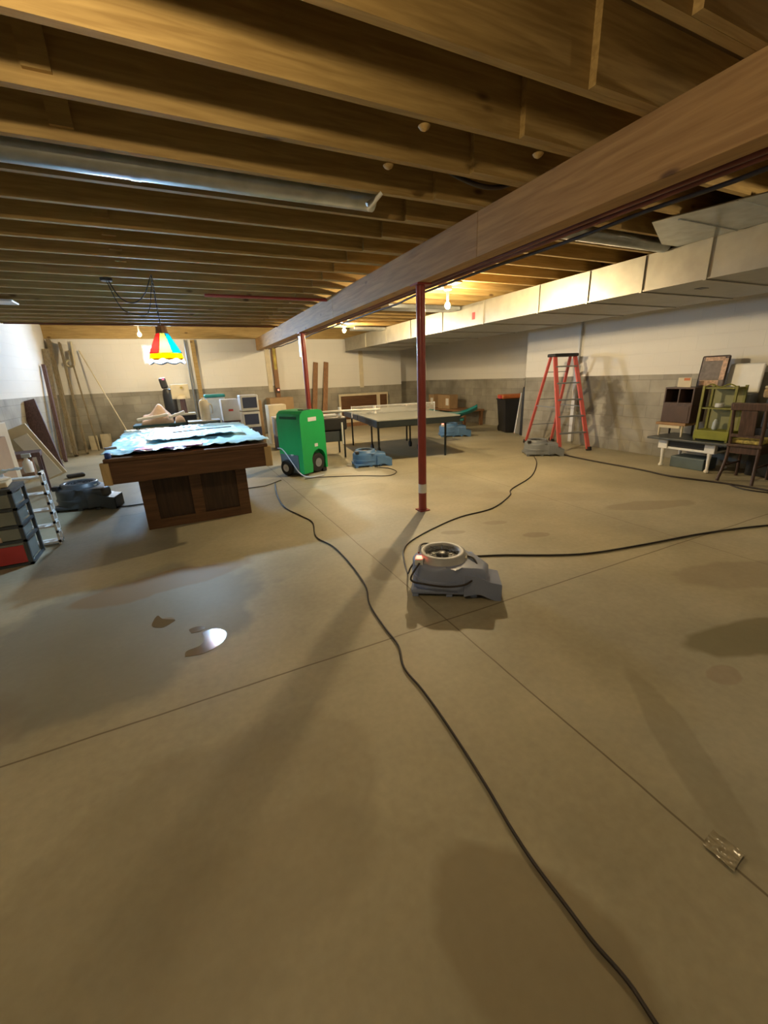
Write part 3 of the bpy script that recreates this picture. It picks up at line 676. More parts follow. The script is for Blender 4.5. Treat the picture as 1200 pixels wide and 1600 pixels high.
# local: +x runs along the right-hand face, +y away along the left-hand face; corner at the origin
DW, DD = 0.53, 0.52
poly = [(0.0, 0.24), (0.0, 0.90), (0.04, 0.975), (0.12, 1.0), (DW-0.12, 1.0), (DW-0.04, 0.965), (DW, 0.90), (DW, 0.10), (DW-0.04, 0.06)]
mt = Matrix(((1, 0, 0, 0), (0, 0, 1, 0), (0, 1, 0, 0), (0, 0, 0, 1)))
# right face has an arch cut for its fan outlet: build as ring of quads is avoided, the body is cut with the arch outline
arch_c, arch_r = (0.345, 0.215), 0.155
pl = [(0.0, 0.04), (0.0, 0.88), (0.02, 0.95), (0.07, 0.99), (0.14, 1.0), (DW-0.14, 1.0), (DW-0.06, 0.985), (DW-0.015, 0.94), (DW, 0.87), (DW+0.005, 0.06), (arch_c[0]+arch_r, 0.06)]
for k in range(0, 13):
    a = math.radians(-20 + k*(220/12.0)); pl.append((arch_c[0]+arch_r*math.cos(a), arch_c[1]+arch_r*1.1*math.sin(a)))
pl += [(arch_c[0]-arch_r, 0.04)]
b = MB(); b.prism(pl, 0.0, 0.10, mt, 0.0); b.build('front_shell', 'green', t, 30)
pl2 = [(0.0, 0.30), (0.0, 0.88), (0.02, 0.95), (0.07, 0.99), (0.14, 1.0), (DW-0.14, 1.0), (DW-0.06, 0.985), (DW-0.015, 0.94), (DW, 0.87), (DW, 0.30)]
MB().prism(pl2, 0.1005, DD, mt, 0.0).build('body', 'green', t, 30)
MB().b2(0.0, DW-0.01, 0.101, DD-0.02, 0.03, 0.299, 0.01).build('lower_panel', 'greyg', t)
MB().b2(-0.006, -0.0005, 0.07, DD-0.08, 0.875, 0.915).build('handle_slot', plain('dark_green', (0.005, 0.09, 0.035), 0.5), t)
MB().b2(-0.012, -0.0005, 0.10, DD-0.02, 0.035, 0.33, 0.004).build('side_skirt', 'greyg', t)
MB().b2(0.13, 0.28, 0.04, 0.16, 1.0, 1.012, 0.004).build('control_pad', 'black', t)
MB().b2(0.17, 0.35, -0.004, -0.0005, 0.83, 0.89).build('name_plate', 'pale', t)
MB().b2(0.27, 0.34, -0.004, -0.0005, 0.43, 0.48, 0.001).build('round_badge', 'pale', t)
MB().lathe([(0.150, -0.09), (0.150, -0.01), (0.12, 0.0), (0.07, 0.0), (0.06, -0.012), (0.0, -0.012)][:5], (arch_c[0], 0.02, 0.165), 28, rx(PI/2)).build('tyre', 'rubber', t, 40)
MB().lathe([(0.07, -0.02), (0.07, 0.006), (0.03, 0.012)], (arch_c[0], 0.02, 0.165), 20, rx(PI/2)).build('wheel_hub', 'mid_grey', t, 40)
MB().b2(arch_c[0]-0.15, DW-0.02, 0.11, 0.14, 0.03, 0.35).build('wheel_well', 'black', t)
o = MB().lathe([(0.06, 0), (0.118, 0.004), (0.125, 0.02), (0.125, 0.05), (0.118, 0.062)], (-0.075, 0.33, 0.125), 28, ry(PI/2)).build('tyre', 'rubber', t, 40)
MB().lathe([(0.058, 0.0), (0.065, 0.01), (0.03, 0.02), (0.028, 0.0), (0.015, -0.01)], (-0.08, 0.33, 0.125), 18, ry(PI/2)).build('wheel_hub', 'pale', t, 40)
MB().b2(-0.012, -0.002, 0.20, 0.26, 0.305, 0.335, 0.003).build('drain_fitting', 'white', t)
MB().tube([(-0.03, 0.52, 0.42), (-0.035, 0.40, 0.40), (-0.04, 0.22, 0.22), (-0.05, 0.05, 0.06), (-0.02, -0.10, 0.012), (0.12, -0.18, 0.010), (0.22, -0.2, 0.010)], 0.009, 8, smooth=8).build('drain_hose', 'pale', t, 60)
MB().b2(DW-0.10, DW-0.02, 0.01, 0.09, 0.0, 0.06).build('foot', 'black', t)
MB().b2(0.02, 0.10, 0.02, 0.10, 0.0, 0.05).build('foot', 'black', t)

# ------------------------------------------------------------------ cords on the floor
def cord(name, pts, r, label, mat='cable', sm=6):
    o = MB().tube([(x, y, z) for (x, y, z) in [(p[0], p[1], p[2] if len(p) > 2 else r+0.001) for p in pts]], r, 8, smooth=sm).build(name, mat, None, 60)
    return tag(o, label, 'cord')
A = [(1.10, 6.05), (1.02, 5.6), (0.98, 5.33), (0.94, 4.76), (1.02, 4.34), (1.07, 4.04), (0.98, 3.61), (1.04, 3.3), (1.04, 2.91), (1.0, 2.49), (0.92, 2.23), (0.89, 1.95), (0.88, 1.75), (0.82, 1.57), (0.82, 1.39), (0.81, 1.21), (0.79, 1.0), (0.77, 0.84), (0.75, 0.71), (0.74, 0.6), (0.74, 0.48), (0.74, 0.39), (0.75, 0.3), (0.74, 0.2), (0.73, -0.1), (0.7, -0.5)]
cord('extension_cord', A, 0.0058, 'dark extension cord snaking from the foreground to the dehumidifier')
B = [(5.45, 5.3), (5.06, 4.86), (4.36, 4.27), (3.66, 3.9), (3.44, 3.69), (2.94, 3.41), (2.48, 3.36), (2.08, 3.23), (1.72, 3.06), (1.55, 2.91), (1.44, 2.70), (1.36, 2.50), (1.33, 2.40, 0.10), (1.36, 2.33, 0.22)]
cord('extension_cord', B, 0.0065, 'dark cord curving from the ladder air mover to the nearest air mover')
Cc = [(1.33, 2.28, 0.265), (1.42, 2.40, 0.262), (1.56, 2.50, 0.20), (1.72, 2.58, 0.07), (1.95, 2.50, 0.012), (2.2, 2.38), (2.55, 2.17), (2.84, 2.05), (3.35, 1.95), (3.99, 1.85), (4.67, 1.67), (5.6, 1.3)]
cord('extension_cord', Cc, 0.0075, 'dark cord sweeping from the nearest air mover to the right edge')
cord('power_cord', [(1.22, 6.20), (1.13, 6.12), (0.95, 5.98), (0.81, 5.97), (0.66, 5.97)], 0.006, 'short dark cord between the pool table base and the dehumidifier')
cord('power_cord', [(-0.93, 6.0), (-0.86, 5.96), (-0.75, 5.93), (-0.55, 5.94)], 0.007, 'short cord from the charcoal air mover under the pool table')
cord('power_cord', [(1.55, 6.05), (1.8, 6.02), (2.31, 5.77), (2.68, 5.51), (2.92, 5.66), (2.95, 5.95), (2.86, 6.10), (2.80, 6.22)], 0.006, 'looped cord lying before the blue air mover')
cord('hose', [(6.0, 5.3), (5.93, 4.95), (5.89, 4.43), (5.88, 3.68), (5.82, 3.21), (5.95, 2.68), (5.98, 2.2), (5.9, 1.5)], 0.011, 'brown hose lying on the floor along the right wall', 'cable')
cord('power_cord', [(5.97, 2.62), (5.85, 2.41), (5.90, 2.15), (6.05, 1.9)], 0.008, 'short loop of cord beside the dark chair', 'cable')

# ------------------------------------------------------------------ puddles
water, wnt, wp = nt_new('standing_water'); wp.inputs['Base Color'].default_value = (0.20, 0.15, 0.09, 1); wp.inputs['Roughness'].default_value = 0.10; wp.inputs['Specular IOR Level'].default_value = 1.0
wp.inputs['Coat Weight'].default_value = 1.0; wp.inputs['Coat Roughness'].default_value = 0.08
def puddle(pts, label):
    sm = spline([Vector((x, y, 0)) for x, y in pts + [pts[0]]], 6)[:-1]
    o = MB().prism([(v.x, v.y) for v in sm], 0.0006, 0.002).build('puddle', water)
    return tag(o, label, 'puddle')
puddle([(-0.20, 2.24), (-0.10, 2.22), (0.0, 2.28), (0.03, 2.38), (-0.03, 2.45), (-0.10, 2.44), (-0.09, 2.37), (-0.12, 2.31), (-0.19, 2.29)], 'curved puddle mirroring the lamp on the left floor')
puddle([(-0.16, 2.47), (-0.11, 2.465), (-0.08, 2.50), (-0.12, 2.53), (-0.17, 2.52)], 'tiny puddle just behind the curved mirror-like puddle')
puddle([(-0.37, 2.77), (-0.38, 2.68), (-0.32, 2.63), (-0.27, 2.66), (-0.25, 2.69), (-0.32, 2.74), (-0.35, 2.80)], 'small brown puddle behind and left of the curved puddle')
tag(crumple(1.235, 1.315, 0.315, 0.40, 0.0012, 0.004, 24, 24, 11, folds=40).build('clear_film', plain('clear_film', (0.34, 0.30, 0.21), 0.15), None, 60), 'scrap of shiny clear film on the floor joint, lower right', 'film scrap')

# ------------------------------------------------------------------ stepladder
t = thing('stepladder', 'red fibreglass stepladder with black top standing by the right wall', 'ladder', (6.53, 5.84, 0), math.radians(-15))
for nm, sy, x in (('rail', -1, 1), ('rail', -1, -1), ('rear_leg', 1, 1), ('rear_leg', 1, -1)):
    MB().bar((x*0.29, sy*0.60, 0.03), (x*0.20, sy*0.07, 1.66), 0.032, 0.075 if sy < 0 else 0.05, (1, 0, 0), 0.004).build(nm, 'red_fg', t)
    MB().box((x*0.292, sy*0.61, 0.035), (0.05, 0.11, 0.07), rx(0.25*sy), 0.006).build('foot', 'black', t)
MB().b2(-0.24, 0.24, -0.13, 0.13, 1.66, 1.715, 0.015).build('top_cap', 'black', t)
for i in range(5):
    z = 0.33 + i*0.29; f = z/1.66; yy = -0.60 + 0.53*f; xx = 0.29-0.09*f
    MB().b2(-xx, xx, yy-0.035, yy+0.035, z-0.012, z+0.012, 0.003).build('step', 'mid_grey', t)
for i in range(3):
    z = 0.4 + i*0.5; f = z/1.66
    MB().bar((-(0.29-0.09*f), 0.60-0.53*f, z), ((0.29-0.09*f), 0.60-0.53*f, z), 0.014, 0.014).build('rear_brace', 'mid_grey', t)
for x in (-1, 1):
    MB().bar((x*0.26, -0.34, 0.78), (x*0.26, 0.34, 0.78), 0.006, 0.018).build('spreader', 'mid_grey', t)
tag(MB().b2(XR-0.07, XR-0.004, 5.86, 5.94, 0.05, 1.5, 0.006).b2(XR-0.055, XR-0.004, 5.885, 5.915, 1.5, 2.5).build('wall_pipe', 'pale'), 'pale downpipe fixed to the right wall behind the stepladder', 'pipe')

# ------------------------------------------------------------------ table tennis table
t = thing('tennis_table', 'grey table tennis table with black apron and wheeled legs', 'table', (2.90, 6.28, 0), math.radians(-9))
TW, TL = 1.52, 2.74
for y0_, y1_ in ((0, TL/2-0.01), (TL/2+0.01, TL)):
    MB().b2(0, TW, y0_, y1_, 0.74, 0.76, 0.002).build('table_top', 'tabletop', t)
    MB().b2(0.002, 0.03, y0_+0.01, y1_-0.01, 0.64, 0.739).b2(TW-0.03, TW-0.002, y0_+0.01, y1_-0.01, 0.64, 0.739).b2(0.03, TW-0.03, (y0_ if y0_ == 0 else y1_-0.03)+0.002, (0.03 if y0_ == 0 else y1_)-0.002, 0.64, 0.739).build('apron', 'apron', t)
for x, y in ((0.12, 0.35), (TW-0.12, 0.35), (0.12, TL-0.3), (TW-0.12, TL-0.3)):
    MB().bar((x, y, 0.0), (x, y, 0.64), 0.03, 0.03).build('leg', 'apron', t)
for x in (0.34, 1.18):
    for y in (1.12, 1.62):
        lg = MB().bar((x, y, 0.10), (x, y, 0.64), 0.028, 0.028).build('wheel_leg', 'apron', t)
        MB().lathe([(0.03, -0.022), (0.062, -0.018), (0.062, 0.018), (0.03, 0.022)], (x, y, 0.064), 18, ry(PI/2)).build('caster', 'rubber', lg, 40)
MB().b2(0.30, 1.22, 1.08, 1.66, 0.50, 0.635).build('under_carriage', 'apron', t)
nm, nn, np_ = nt_new('table_net'); np_.inputs['Base Color'].default_value = (0.55, 0.56, 0.54, 1); np_.inputs['Alpha'].default_value = 0.35
for x in (-0.11, TW+0.11): MB().bar((x, TL/2, 0.70), (x, TL/2, 0.92), 0.015, 0.015).bar((x, TL/2, 0.72), (x*0.9 if x < 0 else TW-0.02, TL/2, 0.72), 0.02, 0.03).build('net_post', 'pale', t)
MB().b2(-0.11, TW+0.11, TL/2-0.0015, TL/2+0.0015, 0.765, 0.90).build('net', nm, t)
MB().b2(-0.11, TW+0.11, TL/2-0.006, TL/2+0.006, 0.90, 0.915).build('net_tape', 'pale', t)
# black weight bench to its left
t = thing('weight_bench', 'black bench with chrome bars standing left of the table tennis table', 'bench', (2.72, 7.55, 0), math.radians(-9))
MB().b2(-0.42, 0.1, -0.15, 0.55, 0.52, 0.76, 0.03).build('seat_pad', 'black', t)
MB().b2(-0.38, 0.02, -0.1, 0.5, 0.30, 0.51, 0.02).build('box_frame', 'dark_pl', t)
for x, y in ((-0.36, -0.1), (0.04, -0.1), (-0.36, 0.48), (0.04, 0.48)): MB().bar((x, y, 0), (x, y, 0.52), 0.03, 0.03).build('leg', 'apron', t)
MB().tube([(-0.40, -0.05, 0.86), (0.75, -0.16, 0.86)], 0.02, 12).build('chrome_bar', 'alu', t, 50)
for x in (0.0, 0.66): MB().tube([(x, -0.05-0.1*x, 0.78), (x, -0.05-0.1*x, 0.93)], 0.03, 12).build('bar_end', 'white', t, 50)
MB().b2(-0.36, -0.05, 0.0, 0.2, 0.765, 0.80, 0.01).build('top_reflection', 'white', t)  # white slab standing in for the bright reflection on the bench top
MB().tube([(0.0, -0.16, 0.26), (0.0, -0.16, 0.66)], 0.018, 10).build('white_strap', 'white', t, 50)
tag(crumple(4.55, 4.95, 8.2, 8.55, 0.765, 0.05, 24, 24, 21, folds=9).build('rag_pile', 'pinkcloth', None, 60, 0.003), 'small heap of pale rags on the far right of the table tennis table', 'rags')

# ------------------------------------------------------------------ back of the room, right of the beam
for i, (x, mt_) in enumerate(((3.66, 'brown_wood'), (3.98, 'brown_wood'))):
    tag(MB().bar((x-0.12, 12.1, 0.02), (x+0.20, 12.46, 1.92), 0.14, 0.025, (0, 1, 0), 0.003).build('leaning_board', mt_),
        ['dark brown board leaning on the back wall, nearer the beam', 'dark brown board leaning on the back wall, farther from the beam'][i], 'board', 'boards leaning on the back wall')
t = thing('wood_post', 'rough wooden post on the back wall with a small red light', 'post', (2.66, 12.449, 0))
MB().b2(-0.06, 0.06, -0.05, 0.05, 1.0005, 2.36, 0.004).build('post', 'brown_wood', t)
MB().b2(-0.035, 0.035, -0.075, -0.052, 1.75, 2.34).build('insulation_strip', 'insul', t)
MB().b2(-0.05, 0.04, -0.10, -0.055, 1.12, 1.26, 0.005).build('charger', 'black', t)
MB().lathe([(0.022, 0.0), (0.018, 0.012)], (0.0, -0.101, 1.20), 12, rx(PI/2)).build('red_light', 'red_glow', t, 40)
t = thing('leaning_door', 'dark panelled wooden door lying sideways against the back wall', 'door', (4.45, 12.3, 0))
MB().b2(0, 1.66, 0, 0.04, 0.12, 0.98).build('slab', 'cream', t)
MB().b2(0.06, 1.26, -0.006, -0.001, 0.22, 0.92).b2(1.38, 1.62, -0.006, -0.001, 0.22, 0.92).build('dark_panel', 'walnut', t)
MB().b2(0.0, 1.66, 0.0, 0.04, 0.0, 0.119).build('plinth', 'brown_wood', t)
t = thing('low_bench', 'low wooden workbench at the back carrying cardboard cartons', 'bench', (7.55, 11.2, 0), math.radians(-90))
MB().b2(-0.75, 1.5, -0.35, 0.35, 0.40, 0.45, 0.004).build('bench_top', 'brown_wood', t)
for x in (-0.68, 1.42):
    for y in (-0.3, 0.3): MB().b2(x-0.04, x+0.04, y-0.04, y+0.04, 0, 0.399).build('leg', 'brown_wood', t)
for i, (x, wd) in enumerate(((-0.34, 0.32), (0.36, 0.62))):
    a = math.radians(-90); cx = 7.42; cy = 11.2 - x
    q = thing('carton', ['small brown carton with a white label beside the red post', 'larger brown carton with a white label on the back bench'][i], 'box', (cx, cy, 0.4505), a, 'cartons on the back bench')
    MB().b2(-wd/2, wd/2, -0.15, 0.15, 0, 0.40, 0.004).build('body', 'card', q)
    MB().b2(wd/2-0.20, wd/2-0.05, -0.153, -0.1505, 0.10, 0.30).build('label', 'white', q)
t = thing('plastic_sled', 'teal plastic sled resting askew at the far end of the tennis table', 'sled', (6.32, 9.02, 0.0), math.radians(-38))
def tr(x, y): return Vector((x, y, 0.38 + 0.20*(abs(y)/0.32)**2*0.6 + 0.20*(x/0.7)**2 + 0.05*x))
MB().grid(-0.62, 0.62, -0.30, 0.30, 20, 12, tr).build('tray', 'teal', t, 60, 0.01)
MB().b2(-0.3, 0.3, -0.2, 0.2, 0.30, 0.352, 0.02).build('seat_hump', 'teal', t)
MB().b2(-0.26, 0.26, -0.18, 0.18, 0.0, 0.299, 0.01).build('storage_tote', 'dark_pl', t)
MB().b2(-0.3, 0.25, -0.16, 0.14, 0.42, 0.50, 0.03).build('pale_cushion', plain('pale_teal', (0.2, 0.38, 0.36), 0.6), t)
# bin group by the corner of the right wall
t = thing('trash_bin', 'black wheeled rubbish bin standing at the corner of the right wall', 'bin', (7.45, 8.10, 0), math.radians(-20))
b = MB()
for z0_, z1_, s0, s1 in ((0.02, 0.78, 0.22, 0.28),):
    lo = [b.bm.verts.new((x*s0, y*s0, z0_)) for x, y in ((-1, -1), (1, -1), (1, 1), (-1, 1))]; hi = [b.bm.verts.new((x*s1, y*s1, z1_)) for x, y in ((-1, -1), (1, -1), (1, 1), (-1, 1))]
    b.bm.faces.new(lo); b.bm.faces.new(hi)
    for k in range(4): b.bm.faces.new((lo[k], lo[(k+1) % 4], hi[(k+1) % 4], hi[k]))
b.build('body', 'black', t)
MB().b2(-0.30, 0.30, -0.30, 0.30, 0.781, 0.81, 0.01).build('rim', 'black', t)
for s_ in (-1, 1): MB().lathe([(0.08, -0.02), (0.08, 0.02)], (s_*0.2, 0.25, 0.08), 18, ry(PI/2)).build('wheel', 'rubber', t, 40)
t = thing('tool_case', 'orange tool case with a red end lying on the black rubbish bin', 'case', (7.43, 8.10, 0.811), -0.3)
MB().box((0, 0, 0.055), (0.62, 0.34, 0.10), None, 0.03).build('case_body', 'orange', t)
MB().box((-0.33, -0.06, 0.05), (0.06, 0.14, 0.08), None, 0.02).build('red_end_cap', 'redbox', t)
tag(MB().bar((7.18, 7.52, 0.02), (7.42, 7.62, 0.92), 0.30, 0.03, (0, 1, 0), 0.004).build('foam_sheet', 'pale'), 'grey foam sheet leaning between the black bin and the wall corner', 'panel')
t = thing('umbrella_bag', 'tall narrow black bag propped at the end of the right wall', 'bag', (7.18, 7.42, 0))
MB().bar((0.05, 0, 0.0), (0.08, 0.0, 1.1), 0.20, 0.10, (0, 1, 0), 0.03).build('lower_bag', 'black', t)
MB().lathe([(0.07, 1.08), (0.06, 1.3), (0.03, 1.5), (0.012, 1.62)], (0.08, 0, 0), 14).build('upper_bag', 'black', t, 50)
tag(MB().b2(6.95, 7.12, 9.6, 9.85, 0.0, 0.10, 0.01).build('wood_offcut', 'mahog'), 'small dark wood offcut on the floor below the recess wall', 'offcut')

# ------------------------------------------------------------------ junk behind the pool table
t = thing('card_table', 'dark folding table heaped with bedding behind the pool table', 'table', (-0.20, 8.6, 0))
MB().b2(-0.55, 0.29, -0.33, 0.33, 0.76, 0.80, 0.004).build('table_top', plain('dark_teal', (0.02, 0.07, 0.09), 0.5), t)
for x in (-0.5, 0.25):
    for y in (-0.3, 0.3): MB().bar((x, y, 0), (x, y, 0.76), 0.025, 0.025).build('leg', 'apron', t)
def heap(x0, x1, y0, y1, z, h, seed, nm, mt_, label, cat):
    off = Vector((seed, seed*2.7, 0))
    def f(x, y):
        u = (x-x0)/(x1-x0)*2-1; v = (y-y0)/(y1-y0)*2-1
        e = max(0, 1-(u*u)**1.3)*max(0, 1-(v*v)**1.3)
        return Vector((x, y, z + h*(e**0.5)*(0.75+0.5*noise.noise(Vector((x*5, y*5, 0))+off))))
    return tag(MB().grid(x0, x1, y0, y1, 26, 20, f).build(nm, mt_, None, 60, 0.003), label, cat)
heap(-0.62, -0.10, 8.32, 8.80, 0.803, 0.30, 2, 'blanket_heap', 'pinkcloth', 'heap of pinkish bedding on the dark folding table', 'bedding')
tag(MB().box((-0.42, 8.285, 0.93), (0.50, 0.06, 0.05), ry(-0.12), 0.02).build('rolled_sheet', 'white'), 'white rolled sheet across the left of the pinkish bedding', 'roll')
tag(MB().box((-0.04, 8.25, 0.95), (0.28, 0.06, 0.05), ry(-0.30), 0.02).build('rolled_sheet', 'white'), 'short white rolled sheet right of the pinkish bedding', 'roll')
heap(-0.09, 0.08, 8.30, 8.6, 0.805, 0.16, 8, 'cushion', 'pinkcloth', 'pinkish cushion at the right end of the dark folding table', 'cushion')
t = thing('golf_bag', 'tall black golf bag with a pink tag by the back wall', 'bag', (-0.148, 12.1, 0), 0)
MB().lathe([(0.14, 0.0), (0.15, 0.1), (0.15, 1.22), (0.13, 1.33), (0.10, 1.36)], seg=18).build('tube', 'black', t, 50)
MB().box((-0.08, 0, 1.5), (0.16, 0.12, 0.26), ry(-0.15), 0.04).build('club_cover', 'black', t)
MB().box((-0.07, -0.075, 1.60), (0.06, 0.02, 0.06), None, 0.01).build('pink_tag', 'pink', t)
t = thing('coffee_urn', 'white topped dispenser with dark column above a black bin', 'dispenser', (0.13, 11.45, 0))
MB().b2(-0.24, 0.24, -0.18, 0.18, 0.0, 0.74, 0.01).build('cabinet', 'black', t)
MB().b2(-0.24, 0.24, -0.18, 0.18, 0.741, 0.79, 0.01).build('tray', 'cream', t)
MB().lathe([(0.07, 0.79), (0.06, 1.12)], seg=14).build('column', 'mahog', t, 50)
MB().lathe([(0.11, 1.12), (0.10, 1.17), (0.06, 1.2)], seg=16).build('bowl', 'cream', t, 50)
MB().b2(-0.22, 0.18, 0.02, 0.06, 1.12, 1.46, 0.01).build('back_plate', 'cream', t)
MB().lathe([(0.03, 0.0), (0.03, 0.02)], (0.02, 0.015, 1.38), 12, rx(PI/2)).build('yellow_sticker', 'yellow', t, 50)
t = thing('ceiling_pole', 'thin grey conduit and wooden stud against the back wall', 'stud', (0.56, 12.40, 0))
MB().b2(0.0, 0.10, 0.0, 0.06, 0.0, 2.53, 0.003).build('stud', 'joist', t)
MB().tube([(-0.13, 0.0, 0.6), (-0.13, 0.0, 2.53)], 0.022, 10).build('conduit', 'mid_grey', t, 50)
tag(MB().tube([(-1.98, 12.45, 2.5), (-2.0, 12.44, 2.2), (-2.02, 12.44, 2.0), (-2.12, 12.43, 1.95), (-2.18, 12.43, 2.03), (-2.10, 12.43, 2.1)], 0.022, 8, smooth=5).build('hanging_strap', 'cream', None, 60), 'pale strap hanging curled on the left of the back wall', 'strap')
t = thing('water_jug', 'cream plastic jug on a grey cabinet behind the pool table', 'jug', (0.44, 8.6, 0.7985))
MB().lathe([(0.085, 0.0), (0.09, 0.02), (0.09, 0.30), (0.07, 0.35), (0.04, 0.37)], seg=18).build('body', 'cream', t, 50)
MB().lathe([(0.03, 0.37), (0.03, 0.40)], seg=12).build('cap', 'white', t, 50)
MB().tube([(0.08, 0, 0.1), (0.13, 0, 0.12), (0.13, 0, 0.26), (0.08, 0, 0.29)], 0.01, 8, smooth=4).build('handle', 'cream', t, 60)
t = thing('grey_cabinet', 'low dark grey cabinet carrying the cream jug', 'cabinet', (0.43, 8.6, 0))
MB().b2(-0.30, 0.24, -0.2, 0.2, 0.02, 0.78, 0.01).build('body', 'greyg', t)
MB().b2(-0.28, 0.22, -0.206, -0.201, 0.06, 0.74, 0.002).build('door', 'mid_grey', t)
MB().b2(-0.31, 0.25, -0.21, 0.21, 0.781, 0.798, 0.004).build('top', 'pale', t)
t = thing('storage_tote', 'clear storage tote with a teal lid, behind the cream jug', 'tote', (0.72, 9.6, 0))
MB().b2(-0.18, 0.18, -0.2, 0.2, 0.55, 1.17, 0.02).build('tub', 'tub', t)
MB().b2(-0.20, 0.20, -0.22, 0.22, 1.171, 1.23, 0.02).build('lid', 'teal', t)
MB().b2(-0.17, 0.17, -0.18, 0.18, 0.0, 0.549, 0.01).build('lower_crate', 'mid_grey', t)
t = thing('white_case', 'large pale appliance box with a small red mark behind the pool table', 'box', (0.84, 8.35, 0))
MB().b2(-0.13, 0.17, -0.2, 0.2, 0.78, 1.16, 0.006).build('box', 'pale', t)
MB().b2(-0.02, 0.06, -0.203, -0.2005, 0.95, 0.985).build('red_mark', 'redbox', t)
MB().b2(-0.13, 0.17, -0.22, 0.22, 0.70, 0.779, 0.006).build('shelf', 'mahog', t)
for x in (-0.11, 0.15):
    for y in (-0.2, 0.2): MB().b2(x-0.02, x+0.02, y-0.02, y+0.02, 0, 0.70).build('leg', 'mahog', t)
t = thing('copier_stack', 'stack of two pale plastic bins with navy fronts', 'bins', (1.16, 8.05, 0))
for z in (0.66, 0.95):
    MB().b2(-0.155, 0.155, -0.2, 0.2, z, z+0.275, 0.015).build('bin', 'pale', t)
    MB().b2(-0.12, 0.125, -0.206, -0.2005, z+0.05, z+0.235, 0.002).build('navy_front', 'navy', t)
MB().b2(-0.155, 0.155, -0.2, 0.2, 0.0, 0.655, 0.01).build('stand', 'navy', t)
MB().b2(0.16, 0.22, -0.1, 0.2, 0.0, 1.12, 0.01).build('tan_board', 'card', t)
t = thing('clear_tub', 'translucent storage tub on a purple one left of the dehumidifier', 'tub', (2.02, 9.3, 0), 0)
MB().b2(-0.20, 0.18, -0.18, 0.18, 0.0, 0.30, 0.02).build('purple_tub', plain('purple_tub', (0.16, 0.15, 0.30), 0.4), t)
MB().b2(-0.20, 0.18, -0.18, 0.18, 0.301, 0.66, 0.02).build('clear_tub', 'tub', t)
MB().b2(-0.21, 0.19, -0.19, 0.19, 0.661, 0.70, 0.01).build('lid', 'white', t)
tag(MB().box((2.1, 10.3, 0.45), (0.42, 0.4, 0.92), None, 0.01).build('white_bag', 'cream'), 'cream paper sack standing behind the clear tub', 'sack')
t = thing('round_bucket', 'pale round bucket between the navy bins and the pool table', 'bucket', (1.06, 7.55, 0))
MB().lathe([(0.11, 0.0), (0.14, 0.42), (0.145, 0.44), (0.10, 0.50), (0.04, 0.53)], seg=20).build('tub', 'cream', t, 50)
MB().lathe([(0.147, 0.42), (0.147, 0.445)], seg=20).build('rim', 'white', t, 50)
t = thing('brown_crate', 'tan cardboard box standing under the wooden post at the back', 'box', (2.62, 12.2, 0))
MB().b2(-0.32, 0.34, -0.25, 0.25, 0.0, 1.0, 0.006).build('box', 'card', t)
MB().b2(-0.30, 0.0, -0.252, -0.2505, 0.55, 0.9).build('flap', 'card', t)

def set_back(name, dy):
    """store a thing farther back, its upper part kept in proportion"""
    bpy.context.view_layer.update()
    for o in [q for q in COL.objects if q.name.split('.')[0] == name and not q.parent]:
        tree = [o] + list(o.children_recursive)
        ms = [q for q in tree if q.type == 'MESH']
        ys_ = [(q.matrix_world @ v.co).y for q in ms for v in q.data.vertices]
        yc = (min(ys_)+max(ys_))/2; k = (yc+dy)/yc
        def mp(p):
            z = p.z
            zz = CAM_H + (z-CAM_H)*k if z > 0.6 else z*(CAM_H + (0.6-CAM_H)*k)/0.6
            return Vector((p.x*k, p.y+dy, zz))
        old = {q: [mp(q.matrix_world @ v.co) for v in q.data.vertices] for q in ms}
        if o.type == 'EMPTY':
            o.location = mp(o.location)
            bpy.context.view_layer.update()
        for q in ms:
            inv = q.matrix_world.inverted()
            for v, c in zip(q.data.vertices, old[q]): v.co = inv @ c
for nm_, dy_ in (('card_table', 2.2), ('blanket_heap', 2.2), ('cushion', 2.2), ('rolled_sheet', 2.2), ('water_jug', 1.7), ('grey_cabinet', 1.7),
                 ('white_case', 1.7), ('storage_tote', 1.5), ('copier_stack', 1.4), ('round_bucket', 1.4)): set_back(nm_, dy_)

# ------------------------------------------------------------------ left corner
def lean(a, b, wd, th, mat, label, nm='leaning_plank', g=None):
    return tag(MB().bar(a, b, wd, th, (1, 0, 0), 0.002).build(nm, mat), label, 'plank', g)
G = 'planks leaning in the back left corner'
lean((-2.24, 11.35, 0.02), (-2.38, 12.40, 2.52), 0.17, 0.07, 'plank', 'thick grey plank leaning in the back left corner, reaching the ceiling', g=G)
lean((-2.06, 11.55, 0.02), (-2.19, 12.40, 2.46), 0.12, 0.04, 'plank', 'tall grey plank just right of the thick one in the corner', g=G)
lean((-2.30, 10.60, 0.02), (-2.40, 11.45, 1.95), 0.09, 0.06, 'mahog', 'dark narrow plank left of the grey corner planks', g=G)
lean((-2.385, 10.9, 0.03), (-2.395, 11.95, 2.30), 0.04, 0.12, 'plank', 'grey brown plank flat against the left wall in the corner', g=G)
lean((-1.88, 11.9, 0.02), (-2.06, 12.44, 2.30), 0.05, 0.03, 'plank', 'slim grey strip rightmost of the corner planks', g=G)
tag(MB().tube([(-1.05, 11.6, 0.02), (-1.86, 12.44, 2.30)], 0.014, 8).build('thin_pole', 'cream', None, 50), 'long thin pale pole slanting down to the right in the corner', 'pole')
for i, (x, y, wd, h) in enumerate(((-2.0, 12.3, 0.18, 0.34), (-1.74, 12.32, 0.22, 0.36))):
    tag(MB().box((x, y, h/2), (wd, 0.04, h), rx(-0.12), 0.003).build('cream_tile', 'cream'), ['narrow cream panel at the foot of the corner planks', 'wider cream panel right of the corner planks'][i], 'panel')
